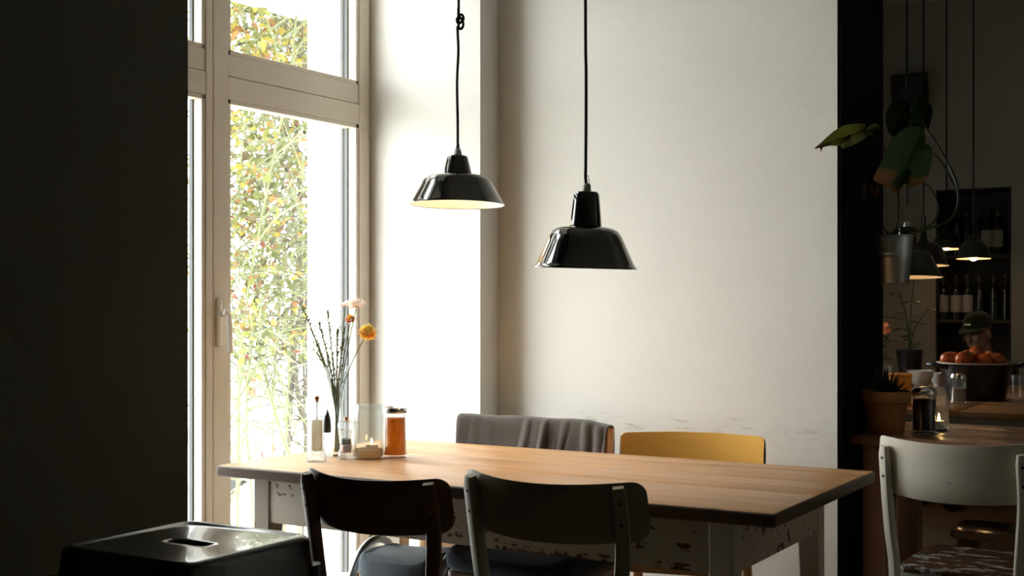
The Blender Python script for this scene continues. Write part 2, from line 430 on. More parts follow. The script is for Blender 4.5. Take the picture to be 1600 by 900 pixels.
# window_1: outer frame with two tall leaves, each with a lower and an upper pane
def sash_mesh(v0, v1, wl, wr, z0, z1, rails, bead=.016):
    b = BM(); u0, u1 = UN-.065, UN
    box(b, u0, u1, v0, v0+wl, z0, z1, .003); box(b, u0, u1, v1-wr, v1, z0, z1, .003)
    for (a, c) in rails:
        if c-a > .13 and z0+.2 < a < z1-.2:
            m = (a+c)/2+.002
            box(b, u0, u1-.001, v0+wl-.001, v1-wr+.001, a, m-.0012, .0025); box(b, u0, u1-.004, v0+wl-.001, v1-wr+.001, m+.0012, c, .0025)
        else: box(b, u0, u1-.001, v0+wl-.001, v1-wr+.001, a, c, .003)
    for (a, c) in zip(rails[:-1], rails[1:]):           # glazing beads around each opening
        zb, zt = a[1], c[0]; y0, y1 = v0+wl, v1-wr; q = u1-.004
        box(b, u0+.006, q, y0, y0+bead, zb, zt, .002); box(b, u0+.006, q, y1-bead, y1, zb, zt, .002)
        box(b, u0+.006, q, y0, y1, zb, zb+bead, .002); box(b, u0+.006, q, y0, y1, zt-bead, zt, .002)
    return b
RAILS = [(.05,.15),(1.954,2.111),(2.84,2.93)]
b = BM()
box(b, UN-.075, UN-.012, VL, VL+.022, 0, 2.95, .002); box(b, UN-.075, UN-.012, VR-.012, VR, 0, 2.95, .002)
box(b, UN-.075, UN-.012, VL, VR, 2.93, 2.95, .002); box(b, UN-.075, UN-.0, VL, VR, 0, .05, .002)
win = struct('window_1', b, M['frame'])
for (v0, v1, wl, wr) in ((VL+.022, 3.2595, .07, .033), (3.2615, VR-.012, .0745, .067)):
    s = obj('sash', sash_mesh(v0, v1, wl, wr, .05, 2.93, RAILS), M['frame'], win, smooth=False)
    for a, c in zip(RAILS[:-1], RAILS[1:]):
        b = BM(); box(b, UN-.050, UN-.044, v0+wl+.006, v1-wr-.006, a[1]+.006, c[0]-.006); obj('pane', b, M['pane'], s, smooth=False)
        b = BM(); y = v1-wr-.017
        box(b, UN-.058, UN-.043, y-.004, y, a[1]+.016, c[0]-.016); obj('gasket', b, M['gasket'], s, smooth=False)
    if v0 > 3:
        hy, hz = 3.288, 1.175
        b = BM(); box(b, UN, UN+.008, hy-.016, hy+.016, hz-.085, hz+.085, .006); obj('handle_plate', b, M['frame'], s)
        b = BM(); tube(b, [(UN+.006,hy,hz+.03),(UN+.036,hy,hz+.03)], .011, 12)
        sweep(b, spline([(UN+.036,hy-.014,hz+.036),(UN+.040,hy+.002,hz+.030),(UN+.042,hy+.008,hz+.0),(UN+.042,hy+.010,hz-.06),(UN+.042,hy+.011,hz-.105)]), rrect(.020,.015,.45), ref=(1,0,0))
        obj('handle', b, M['handle'], s)
# shutter guide rail on the outer reveal, seen as a dark line through the glass
b = BM(); box(b, UN-.10, UN-.086, VR-.075, VR-.05, 0, 2.9, .002); struct('trim_3', b, M['gasket'])
# second window, daylight for the back room
b = BM()
for (a, c, z0, z1) in ((5.7,5.76,.95,2.1),(6.84,6.9,.95,2.1),(6.27,6.33,.95,2.1),(5.7,6.9,.95,1.02),(5.7,6.9,2.03,2.1)):
    box(b, UN-.07, UN, a, c, z0, z1, .003)
w2 = struct('window_2', b, M['frame'])
b = BM(); box(b, UN-.04, UN-.034, 5.75, 6.85, 1.01, 2.04); obj('pane', b, M['pane'], w2, smooth=False)

# ---------------------------------------------------------------- main table
TU0, TU1, TV0, TV1, TZ = -2.756, -1.001, 2.894, 3.778, .75
tb = thing('dining_table', 'long pine dining table with worn white-painted apron beside the window', 'table', ((TU0+TU1)/2, (TV0+TV1)/2, 0))
hx, hyy = (TU1-TU0)/2, (TV1-TV0)/2
b = BM(); cuts = [-hyy, -.107, .125, .33, hyy]
for a, c in zip(cuts[:-1], cuts[1:]): box(b, -hx+.003, hx-.003, max(a+.0011, -hyy+.003), min(c-.0011, hyy-.003), TZ-.026, TZ, .003, seg=2)
b2 = BM(); box(b2, -hx-.003, hx+.003, -hyy-.003, hyy+.003, TZ-.034, TZ-.0012, .006, seg=3); merge(b, b2, None, 1)
obj('tabletop', b, [M['pine'], M['edge_wood']], tb)
lx0, lx1, ly0, ly1 = -hx+.075, hx-.13, -hyy+.075, hyy-.06
b = BM(); t = .024
box(b, lx0+.05, lx1-.05, ly0+.003, ly0+.003+t, .575, TZ-.034, .003); box(b, lx0+.05, lx1-.05, ly1-.003-t, ly1-.003, .575, TZ-.034, .003)
box(b, lx0+.003, lx0+.003+t, ly0+.05, ly1-.05, .575, TZ-.034, .003); box(b, lx1-.003-t, lx1-.003, ly0+.05, ly1-.05, .575, TZ-.034, .003)
obj('apron', b, M['old_paint'], tb)
for x, y, sx, sy in ((lx0,ly0,1,1),(lx1,ly0,-1,1),(lx0,ly1,1,-1),(lx1,ly1,-1,-1)):
    b = BM(); rings = []
    for z, w in ((0,.042),(.05,.045),(.53,.062),(.57,.066),(TZ-.034,.066)):
        rings.append([(x+sx*(w/2+p*w), y+sy*(w/2+q*w), z) for p, q in ((-.5,-.42),(-.42,-.5),(.42,-.5),(.5,-.42),(.5,.42),(.42,.5),(-.42,.5),(-.5,.42))])
    loft(b, rings); obj('leg', b, M['old_paint_leg'], tb, angle=30)

# ---------------------------------------------------------------- chairs
def back_panel(W, zt, hp, sag, y0, lean, dip=.012, th=.011, rc=.03, bow=.012, n=48, m=8):
    """curved bentwood panel; ends come forward (+y)"""
    b = BM(); F_, B_ = [], []
    for i in range(n+1):
        s = math.sin(PI/2*(-1+2*i/n)); x = W*s
        e = max(0.0, abs(x)-(W-rc)); cut = rc-math.sqrt(max(0, rc*rc-e*e))
        top = zt-dip*(1-s*s)-cut; bot = zt-hp-bow*(1-s*s)+cut
        yc = y0-sag*(1-s*s); nx = -2*sag*s/W; nl = math.hypot(1, nx)
        ra, rb = [], []
        for j in range(m+1):
            z = bot+(top-bot)*j/m
            y = yc-lean*(z-(zt-hp))
            k = th/2*(1 if 0 < j < m else .45)
            # outward normal of the curve y = f(x): (-f', 1)
            f1 = 2*sag*s/W
            d = Vector((-f1, 1, 0)).normalized()*k
            ra.append(b.verts.new((x+d.x, y+d.y, z))); rb.append(b.verts.new((x-d.x, y-d.y, z)))
        F_.append(ra); B_.append(rb)
    for i in range(n):
        for j in range(m):
            b.faces.new((F_[i][j], F_[i+1][j], F_[i+1][j+1], F_[i][j+1]))
            b.faces.new((B_[i][j], B_[i][j+1], B_[i+1][j+1], B_[i+1][j]))
        b.faces.new((F_[i][0], B_[i][0], B_[i+1][0], F_[i+1][0])); b.faces.new((F_[i][m], F_[i+1][m], B_[i+1][m], B_[i][m]))
    for i in (0, n):
        for j in range(m): b.faces.new((F_[i][j], F_[i][j+1], B_[i][j+1], B_[i][j]))
    return b
def seat_outline(wf, wb, y0, y1, n=10):
    o = []
    r = .05
    for cx, cy, a0, rr in ((wf/2-r, y1-r, 0, r), (-wf/2+r, y1-r, PI/2, r), (-wb/2+r*.6, y0+r*.6, PI, r*.6), (wb/2-r*.6, y0+r*.6, 1.5*PI, r*.6)):
        for k in range(n//2+1):
            a = a0+PI/2*k/(n//2); o.append((cx+rr*math.cos(a), cy+rr*math.sin(a)))
    return o
def chair(label, loc, rz, mf, ms, W, zt, hp, sag, sx_top, sx_seat, lean=.2, ye=-.22, seat_w=.39, seat_z=.45, yseat=(-.2,.2), group=None, sec=(.034,.028), panel_top_over=.012, dip=.012, rc=.03):
    r = thing('dining_chair', label, 'chair', loc, rz, group)
    obj('backrest', back_panel(W, zt, hp, sag, ye, lean, dip, rc=rc), mf, r, angle=50)
    fr = 1-(sx_top/W)**2
    ys = ye-sag*fr-.0055-sec[1]/2-.001           # stile centre at the foot of the panel
    zb = zt-hp
    ytop = ys-lean*(zt-panel_top_over-zb); yst = ys+lean*.55*(zb-seat_z)
    for s in (-1, 1):                            # stiles turn with the curve of the panel
        al = s*math.atan(2*sag*sx_top/(W*W))*.9
        off = .0055+sec[1]/2+.001; ox, oy = off*math.sin(al), -off*math.cos(al)
        yp = ye-sag*fr; ys_ = yp+oy; xs = s*sx_top+ox
        ytop = ys_-lean*(zt-panel_top_over-zb)
        b = BM()
        pts = spline([(s*(sx_seat+.012), yst-.05, 0), (s*sx_seat, yst-.008, seat_z*.6), (s*sx_seat, yst, seat_z), (s*sx_seat+(xs-s*sx_seat)*.55, (yst+ys_)/2-.002, (seat_z+zb)/2), (xs, ys_, zb), (xs, ytop, zt-panel_top_over)], 4)
        sc = [.8+.2*min(1, k/8) for k in range(len(pts))]; sc[-1] = .72
        sweep(b, pts, rrect(sec[0], sec[1], .22), ref=(-math.sin(al),math.cos(al),0), scale=sc)
        lg = obj('leg', b, mf, r, angle=30)
        for z in (zb+hp*.3, zt-panel_top_over-.035):
            b = BM(); q = sec[1]/2
            lathe(b, [(0,.0012),(.0035,.0012),(.0045,0),(.0045,-.002)], 10, Matrix.Translation((xs+q*math.sin(al), ys_-lean*(z-zb)-q*math.cos(al), z)) @ Matrix.Rotation(al,4,'Z') @ Matrix.Rotation(PI/2,4,'X'))
            obj('screw', b, M['wire'], lg)
        b = BM()
        sweep(b, [(s*(seat_w/2-.022), yseat[1]-.035, seat_z-.012), (s*(seat_w/2-.02), yseat[1]-.032, .25), (s*(seat_w/2-.012), yseat[1]-.022, 0)], rrect(.036,.034,.3), ref=(0,1,0), scale=[1,.88,.66])
        obj('leg', b, mf, r)
    b = BM(); plate(b, seat_outline(seat_w, seat_w*.9, yseat[0]+.02, yseat[1]), seat_z-.016, seat_z+.004, .006)
    obj('seat', b, ms, r)
    b = BM(); hw = seat_w/2-.04
    box(b, -hw, hw, yseat[1]-.05, yseat[1]-.03, seat_z-.065, seat_z-.016, .003); box(b, -hw, hw, yseat[0]+.03, yseat[0]+.05, seat_z-.065, seat_z-.016, .003)
    for s in (-1,1): box(b, s*hw-.01, s*hw+.01, yseat[0]+.03, yseat[1]-.03, seat_z-.065, seat_z-.016, .003)
    obj('seat_frame', b, mf, r)
    for s in (-1, 1):
        b = BM(); tube(b, [(s*(seat_w/2-.022), yseat[1]-.03, .2), (s*(sx_seat+.004), yst-.02, .2)], .010, 8); obj('stretcher', b, mf, r)
    b = BM(); tube(b, [(-hw, .02, .2), (hw, .02, .2)], .010, 8); obj('stretcher', b, mf, r)
    return r
chair('dark brown bentwood chair with curved back at the near side of the pine table', (-1.799, 2.66, 0), 0, M['brown_wood'], M['brown_wood'], .205, .852, .128, .075, .165, .15, seat_w=.37)
chair('dark green-grey painted chair beside the dark brown chair', (-1.403, 2.795, 0), 0, M['green_grey'], M['green_grey'], .232, .858, .135, .085, .180, .16, seat_w=.38)
chair('chipped cream-white chair with rubbed seat at the small side table', (-.768, 4.09, 0), math.radians(-5), M['cream'], M['worn_seat'], .216, .85, .172, .065, .186, .178, seat_w=.42, yseat=(-.22,.22), lean=.17, sec=(.030,.026), panel_top_over=.03, rc=.014)
# yellow plywood chair (back to the wall)
yc = thing('plywood_chair', 'yellow moulded plywood chair with black edge between table and wall', 'chair', (-1.62, 3.80, 0), PI+math.radians(13))
b = back_panel(.242, .803, .30, .055, -.14, .14, dip=-.004, th=.014, rc=.018, bow=.0)
ed = BM()
for f in b.faces: f.material_index = 0
b.normal_update()
for f in b.faces:
    if abs(f.normal.x) > .8 and all(abs(v.co.x) > .235 for v in f.verts): f.material_index = 1
obj('backrest', b, [M['yellow'], M['black_edge']], yc, angle=50)
b = BM(); plate(b, seat_outline(.42,.40,-.17,.22), .445, .458, .004); obj('seat', b, M['yellow'], yc)
for s in (-1,1):
    b = BM(); sweep(b, spline([(s*.20,-.235,0),(s*.185,-.195,.3),(s*.18,-.192,.45),(s*.18,-.215,.6),(s*.18,-.245,.74)],4), rrect(.032,.026,.3), ref=(0,1,0)); obj('leg', b, M['light_wood'], yc)
    b = BM(); sweep(b, [(s*.185,.17,.445),(s*.2,.19,0)], rrect(.034,.03,.3), ref=(0,1,0), scale=[1,.7]); obj('leg', b, M['light_wood'], yc)
b = BM(); box(b, -.17,.17,-.17,.18,.41,.445,.004); obj('seat_frame', b, M['light_wood'], yc)
# wide beech chair under the fleece blanket
wc = thing('wooden_chair', 'light beech chair with a grey-brown fleece blanket over its back', 'chair', (-2.265, 3.82, 0), PI+math.radians(5))
b = back_panel(.292, .806, .15, .03, -.165, .15, dip=0, th=.016, rc=.02); obj('backrest', b, M['light_wood'], wc, angle=50)
for s in (-1,1):
    b = BM(); sweep(b, spline([(s*.275,-.225,0),(s*.27,-.20,.3),(s*.27,-.188,.45),(s*.272,-.198,.62),(s*.275,-.222,.80)],4), rrect(.036,.03,.3), ref=(0,1,0)); obj('leg', b, M['light_wood'], wc)
    b = BM(); sweep(b, [(s*.26,.15,.44),(s*.27,.165,0)], rrect(.036,.03,.3), ref=(0,1,0), scale=[1,.75]); obj('leg', b, M['light_wood'], wc)
b = BM(); plate(b, seat_outline(.56,.55,-.17,.19), .437, .455, .005); obj('seat', b, M['light_wood'], wc)
b = BM(); box(b, -.25,.25,-.165,.16,.40,.437,.004); obj('seat_frame', b, M['light_wood'], wc)
# blanket
def blanket():
    b = BM(); n, m = 90, 44; G = []
    for i in range(n+1):
        q = i/n; x = .312-.600*q                       # q=0 the end by the window
        row = []
        for j in range(m+1):
            t = j/m
            L = t*.62                                  # arc length, front bottom -> over the top -> back bottom
            zt, rr = .826, .022; half = .27
            if L < half: z = zt-rr-(half-L)*1.0; y = rr; c = (half-L)/half
            elif L < half+PI*rr:
                a = (L-half)/rr; y = rr*math.cos(a); z = zt-rr+rr*math.sin(a); c = 0
            else: z = zt-rr-(L-half-PI*rr); y = -rr; c = min(1, (L-half-PI*rr)/.27)
            side = 1 if y > 0 else -1
            w_ = min(1, max(.12, (q-.22)/.35)); ph = q+.10*c*side
            fold = 2.1*w_*(.009*math.sin(ph*21+1.7*math.sin(q*6.3))*math.sin(q*7+.6)+.006*max(0, math.sin(ph*34+2.2*math.sin(q*11)))**2*2)+.0022*math.sin(q*37+c*2)
            amp = .25+.9*c
            yy = y+side*(.006+abs(fold)*amp*1.2)
            if q > .82: yy += side*.010*math.sin((q-.82)*PI/.18*2.2)**2
            z += .004*math.sin(q*17+1)*(.4+c)-.006*q-.012*max(0, q-.85)/.15
            yy += -.22+.02*(1-(2*q-1)**2)*-1+.15*(.80-z)*.55+.012
            row.append(b.verts.new((x-.03*(1-q)*c*.2, yy, z)))
        G.append(row)
    for i in range(n):
        for j in range(m): b.faces.new((G[i][j], G[i+1][j], G[i+1][j+1], G[i][j+1]))
    return b
bl = obj('blanket', blanket(), M['blanket'], None, angle=180)
bl.location = wc.location; bl.rotation_euler = wc.rotation_euler
tag(bl, 'grey-brown fleece blanket draped over the back of the beech chair', 'blanket')
so = bl.modifiers.new('thick','SOLIDIFY'); so.thickness = .007; so.offset = 1
ss = bl.modifiers.new('sub','SUBSURF'); ss.levels = 1; ss.render_levels = 1
b = BM(); tube(b, spline([(.286,-.165+.012,.56),(.285,-.176,.66),(.284,-.186,.74),(.283,-.192,.80),(.282,-.205,.832)],4), .0016, 6)
obj('hem_stitch', b, M['stitch'], bl)

# stools under the table
def cushion(bm, w, d, h, z, puff=.02):
    rings = []
    for k in range(13):
        a = -PI/2+PI*k/12; zz = z+h/2+h/2*math.sin(a); c = math.cos(a)
        o = []
        for q in range(40):
            th = 2*PI*q/40; ex = .35
            cx = math.copysign(abs(math.cos(th))**ex, math.cos(th)); cy = math.copysign(abs(math.sin(th))**ex, math.sin(th))
            r = (1-.10)+.10*c
            wob = 1+.02*math.sin(3*th+1)+.015*math.sin(7*th)
            o.append((cx*w/2*r*wob, cy*d/2*r*wob, zz+(.012*math.sin(2.3*th) if k > 6 else 0)))
        rings.append(o)
    loft(bm, rings)
st = thing('steel_stool', 'tubular steel stool with hooped ends and blue-grey cushion under the table', 'stool', (-2.39, 3.40, 0))
for s in (-1,1):
    b = BM(); x = s*.165
    tube(b, spline([(x,-.20,0),(x,-.165,.18),(x,-.125,.32),(x,-.06,.425),(x,.02,.458),(x,.09,.44),(x,.135,.38),(x,.145,.30),(x,.165,.12),(x,.18,0)],5), .0135, 12)
    obj('hoop_leg', b, M['steel'], st)
for y in (-.12,.14):
    b = BM(); tube(b, [(-.165,y,.335),(.165,y,.335)], .009, 8); obj('crossbar', b, M['steel'], st)
b = BM(); plate(b, seat_outline(.29,.29,-.15,.165), .345, .36, .004); obj('seat', b, M['black_plastic'], st)
cu = BM(); cushion(cu, .28, .28, .075, .362); cu2 = obj('seat_cushion', cu, M['grey_fab']); cu2.location = (-2.385, 3.40, 0)
tag(cu2, 'blue-grey cushion on the hooped steel stool', 'cushion')
s2 = thing('wooden_stool', 'low wooden stool with dark blue cushion under the table middle', 'stool', (-1.92, 3.36, 0))
b = BM(); plate(b, seat_outline(.40,.40,-.18,.18), .42, .445, .005); obj('seat', b, M['brown_wood'], s2)
for x in (-.16,.16):
    for y in (-.14,.14):
        b = BM(); sweep(b, [(x,y,.42),(x*1.1,y*1.1,0)], rrect(.036,.036,.3), scale=[1,.75]); obj('leg', b, M['brown_wood'], s2)
cu = BM(); cushion(cu, .44, .38, .06, .446); c3 = obj('seat_cushion', cu, M['blue_fab']); c3.location = (-1.92, 3.36, 0)
tag(c3, 'dark blue cushion on the low wooden stool under the table', 'cushion')

# black metal bar stool in the near corner
SZ = .78
bs = thing('bar_stool', 'glossy black square metal bar stool with a hand slot in its seat', 'stool', (-1.832, 1.842, 0))
b = BM(); N = 96; hs = .172
def sq(th, h, e=.17):
    c, s = math.cos(th), math.sin(th); return (math.copysign(abs(c)**e, c)*h, math.copysign(abs(s)**e, s)*h)
def slot(th):
    c, s = math.cos(th), math.sin(th); return (math.copysign(abs(c)**.45, c)*.052, math.copysign(abs(s)**.8, s)*.013)
loops = []
for h, z in ((hs+.016,SZ-.12),(hs+.011,SZ-.07),(hs+.006,SZ-.018),(hs+.0045,SZ-.009),(hs+.001,SZ-.003),(hs-.005,SZ),(hs-.012,SZ-.001),(hs-.018,SZ-.004),(hs-.03,SZ-.005)):
    loops.append([(*sq(2*PI*k/N, h), z) for k in range(N)])
for f, z in ((.5,SZ-.006),(.85,SZ-.006),(.97,SZ-.006),(1,SZ-.009),(1,SZ-.02)):
    o = []
    for k in range(N):
        th = 2*PI*k/N; a = sq(th, hs-.03); c = slot(th); o.append((a[0]+(c[0]-a[0])*f, a[1]+(c[1]-a[1])*f, z))
    loops.append(o)
loft(b, loops, cap=False); o = obj('seat', b, M['black_metal'], bs, angle=60)
for sx in (-1,1):
    for sy in (-1,1):
        b = BM(); pts = [(sx*.168,sy*.168,SZ-.06),(sx*.18,sy*.18,SZ-.3),(sx*.215,sy*.215,0)]
        sweep(b, pts, rrect(.042,.042,.35), ref=(1,1,0), scale=[1,.9,.7]); obj('leg', b, M['black_metal'], bs)
b = BM(); q = .185
tube(b, [(q,q,.3),(-q,q,.3),(-q,-q,.3),(q,-q,.3)], .009, 8, closed=True); obj('footrest', b, M['black_metal'], bs)

# ---------------------------------------------------------------- things on the main table
def place(px, py, z=TZ): return on_z(px, py, z)
def jar_profile(r, h, neck=None, t=.003):
    nk = neck or r*.93
    o = [(0,0),(r*.9,0),(r,.004),(r,h*.84),(r*.99,h*.87),(nk,h*.91),(nk,h*.985),(nk-.001,h)]
    i = [(nk-t,h-.001),(nk-t,h*.91),(r-t*1.2,h*.86),(r-t,h*.84),(r-t,.010),(r*.85,.006),(0,.006)]
    return o+i
def mill(name, label, loc, h, r, fill_mat, fill0, fill1, rot=0.0):
    t = thing(name, label, 'mill', loc)
    b = BM()
    lathe(b, [(0,0),(r,0),(r,.012),(r*.96,.022),(r*.8,.03),(r*.74,.3*h),(r*.7,.62*h),(r*.78,.66*h),(r*.6,.66*h+.002),(r*.6,.16*h),(0,.15*h)], 32); obj('body', b, M['acrylic'], t)
    b = BM(); lathe(b, [(0,.675*h),(r*.55,.675*h),(r*.95,.70*h),(r*1.08,.78*h),(r*1.0,.86*h),(r*.6,.905*h),(r*.3,.915*h),(r*.2,.915*h),(r*.2,.70*h),(0,.70*h)], 32); obj('head', b, M['acrylic'], t)
    b = BM(); lathe(b, [(0,fill0*h),(r*.56,fill0*h),(r*.56,fill1*h),(r*.3,fill1*h+.003),(0,fill1*h+.004)], 24); obj('filling', b, fill_mat, t)
    b = BM(); tube(b, [(0,0,.15*h),(0,0,.93*h)], .0028, 8); obj('spindle', b, M['chrome'], t)
    b = BM(); lathe(b, [(0,.915*h),(.007,.915*h),(.006,.93*h),(.0085,.955*h),(.007,.985*h),(.002,h),(0,h)], 16); obj('finial', b, M['copper'], t)
    return t
mill('salt_mill', 'tall clear acrylic salt mill filled with pale pink salt', place(495,721), .205, .030, M['salt'], .17, .62)
pm = mill('pepper_mill', 'short clear acrylic pepper mill with dark peppercorns', place(541,717), .134, .027, M['pepper'], .34, .47)
b = BM(); lathe(b, [(0,.02),(.014,.02),(.015,.026),(.013,.043),(0,.043)], 20); obj('grinder', b, M['copper'], pm)
sb = thing('squeeze_bottle', 'small frosted bottle with a black pointed cap behind the salt mill', 'bottle', place(511,713.5))
b = BM(); lathe(b, [(0,0),(.018,0),(.020,.006),(.019,.04),(.015,.066),(.011,.076),(0,.078)], 24); obj('body', b, M['frosted'], sb)
b = BM(); lathe(b, [(0,.078),(.0125,.078),(.0135,.088),(.0125,.110),(.008,.135),(.003,.150),(0,.152)], 20); obj('cap', b, M['black_plastic'], sb)
# candle jar
cj = thing('candle_jar', 'wide clear glass jar holding sand and a lit tealight', 'jar', place(576,716))
b = BM(); lathe(b, jar_profile(.0485,.172,.045), 40)
for z in (.158,.164): lathe(b, [(.0452,z-.002),(.0468,z),(.0452,z+.002)], 40)
obj('glass', b, M['jar'], cj)
b = BM(); lathe(b, [(0,.0065),(.0440,.0065),(.0440,.030),(.03,.034),(0,.033)], 32); obj('sand', b, M['sand'], cj)
tl = thing('tealight', 'lit white tealight on sand inside the wide glass jar', 'candle', place(576,716)+Vector((.012,0,.033)))
b = BM(); lathe(b, [(0,0),(.019,0),(.0195,.012),(.018,.0125),(.017,.010),(0,.010)], 24); obj('cup', b, M['wax'], tl)
b = BM(); lathe(b, [(0,.011),(.003,.014),(.0038,.019),(.0015,.029),(0,.033)], 12); obj('flame', b, M['flame'], tl)
# honey jar
hj = thing('honey_jar', 'amber honey jar with a metal lid beside the candle jar', 'jar', place(617,714.5))
b = BM(); lathe(b, [(0,0),(.036,0),(.0385,.004),(.0385,.014),(.0355,.019),(.0355,.128),(.0335,.137),(.033,.146),(.030,.146),(.0305,.136),(.0333,.127),(.0333,.02),(.0335,.010),(0,.008)], 40); obj('glass', b, M['jar'], hj)
b = BM(); lathe(b, [(0,.009),(.0345,.010),(.0345,.015),(.0328,.02),(.0328,.122),(.0325,.126),(0,.127)], 40); obj('honey', b, M['honey'], hj)
b = BM(); lathe(b, [(.0335,.142),(.0375,.142),(.0385,.146),(.0385,.154),(.036,.159),(.022,.1635),(.010,.165),(0,.165)], 40); obj('lid', b, M['chrome'], hj)
# vase
VP = place(526,711.5)
va = thing('flower_vase', 'slender flared glass vase with tinted water and cut stems', 'vase', VP)
vprof = [(0,0),(.030,0),(.032,.004),(.030,.02),(.026,.06),(.0215,.12),(.0205,.17),(.024,.22),(.033,.262),(.0425,.287)]
b = BM(); lathe(b, vprof+[(r-.0022, z+.0005) for r, z in vprof[::-1][:-1]][:-1]+[(.027,.008),(0,.008)], 40); obj('glass', b, M['jar_clean'], va)
b = BM(); lathe(b, [(0,.009),(.027,.009),(.0272,.02),(.0235,.06),(.0218,.082),(0,.082)], 32); obj('water', b, M['water'], va)
VD = (VP-Vector((0,0,EYE))).dot(Vector((-SU,CU,0)))
def inv(px, py, off=0.0): return pt(px, py, VD+off)-VP
def petal(bm, base, out, up, L, W, mi=0, cup=.2):
    out = out.normalized(); sd = out.cross(up).normalized(); nn = sd.cross(out)
    rows = []
    for t, w in ((0,.25),(.35,.8),(.7,1),(.92,.6),(1,.12)):
        c = base+out*(L*t)+nn*(cup*L*t*t)
        rows.append([bm.verts.new(c-sd*(W*w/2)+nn*W*.12*w), bm.verts.new(c), bm.verts.new(c+sd*(W*w/2)+nn*W*.12*w)])
    for a, c in zip(rows[:-1], rows[1:]):
        for k in (0,1):
            f = bm.faces.new((a[k],a[k+1],c[k+1],c[k])); f.material_index = mi
def flower(label, head, foot, R, kind, tilt, off):
    t = thing('cut_flower', label, 'flower', VP)
    H = inv(*head, off); Fo = Vector(foot)
    mid = Vector((H.x*.30, H.y*.30, .25))
    b = BM(); pts = spline([Fo, Vector((Fo.x*.1+mid.x*.3, Fo.y*.1+mid.y*.3, .15)), mid, H*.55+mid*.45+Vector((0,0,.01)), H], 6); tube(b, pts, .0017, 6); obj('stem', b, M['stem'], t)
    ax = Vector(tilt).normalized(); q = ax.to_track_quat('Z','Y').to_matrix().to_4x4()
    b = BM()
    if kind == 'daisy':
        for ring, (n, L, e) in enumerate(((20,1,.10),(16,.85,.45))):
            for k in range(n):
                a = 2*PI*(k+.5*ring)/n+rnd.uniform(-.1,.1); d = Vector((math.cos(a),math.sin(a),e+rnd.uniform(-.1,.12)))
                petal(b, Vector((0,0,.002*ring)), d, Vector((0,0,1)), R*L*rnd.uniform(.85,1.1), R*.26, 0, .12)
        b2 = BM(); ball(b2, (0,0,.003), R*.22, (1,1,.6), 2); merge(b, b2, None, 1)
        mats = [M['petal_w'], M['petal_y']]
    else:
        for ring in range(9):
            e = -.45+1.85*ring/8; n = max(5, int(24*math.cos(max(-1.2,min(1.45,e)))))
            for k in range(n):
                a = 2*PI*(k+.5*(ring % 2))/n+rnd.uniform(-.12,.12)
                d = Vector((math.cos(a)*math.cos(e), math.sin(a)*math.cos(e), math.sin(e)))
                petal(b, d*R*.25, d, Vector((0,0,1)), R*.72*rnd.uniform(.8,1.12), R*.22, 0 if ring < 4 else 1, .16)
        mats = [M['petal_o'], M['petal_y']] if kind == 'ball' else [M['petal_r'], M['petal_o']]
    b.transform(Matrix.Translation(H) @ q)
    obj('petals', b, mats, t, recalc=False)
    return t
flower('large yellow-orange pompon bloom leaning right of the vase', (574,521), (-.004,.004,.03), .031, 'ball', (.35,-.25,.75), .0)
flower('small red-orange bloom under the pale daisies in the vase', (548,500), (.004,.002,.03), .020, 'small', (-.1,-.2,.9), .01)
flower('pale pink daisy at the right top of the vase bouquet', (557,479), (.006,-.004,.03), .036, 'daisy', (.15,-.35,.8), .0)
flower('pale pink daisy behind the taller daisy at the top of the bouquet', (540,478), (0,.006,.03), .030, 'daisy', (-.25,-.1,.9), .04)
tips = [((472,480),-.02,'longest leafy green twig arching left out of the vase'),((484,512),.02,'dark thin green twig just below the longest arching twig'),
        ((498,505),-.01,'forked green twig between the arching twigs and the upright twigs'),((511,486),.03,'green twig with a hooked thin tip left of the daisies'),
        ((527,515),-.03,'short upright budded twig in the middle of the bouquet'),((539,510),.02,'budded green twig close to the red-orange bloom'),((488,545),.03,'lowest thin bare twig leaning left over the vase rim')]
for i, ((px,py),off,lb) in enumerate(tips):
    t = thing('green_twig', lb, 'twig', VP, group='green twigs in the vase')
    H = inv(px,py,off); b = BM()
    foot = Vector((rnd.uniform(-.008,.008), rnd.uniform(-.008,.008), .012)); mid = Vector((H.x*.22, H.y*.22, .24))
    P = spline([foot, Vector((-.006,.002,.14))*.6+Vector((0,0,.05)), mid, H*.6+mid*.4+Vector((0,0,.012)), H], 9)
    tube(b, P, .0034, 6, scale=[1-.6*k/(len(P)-1) for k in range(len(P))])
    obj('stem', b, M['twig'], t)
    b = BM()
    for k in range(20 if i in (1,6) else 64):
        q = rnd.uniform(.5,1); base = P[int(q*(len(P)-1))]
        d = (H-mid).normalized()*.6+Vector((rnd.gauss(0,.5),rnd.gauss(0,.5),rnd.gauss(.2,.4)))
        petal(b, base, d, Vector((.3,.2,1)), rnd.uniform(.007,.014), .0045, 0, .1)
    for k in range(12):
        q = rnd.uniform(.45,.92); base = P[int(q*(len(P)-1))]
        d = ((H-mid).normalized()+Vector((rnd.gauss(0,.4),rnd.gauss(0,.4),rnd.gauss(.1,.3)))).normalized()
        E = base+d*rnd.uniform(.02,.06); tube(b, [base, E], .0011, 4, scale=[1,.5]); petal(b, E, d, Vector((.3,.2,1)), .010, .004, 0, .1); petal(b, base*.5+E*.5, d+Vector((.4,0,.3)), Vector((.3,.2,1)), .009, .004, 0, .1)
    o = obj('leaflets', b, M['twig'], t, recalc=False); o['kind'] = 'stuff'

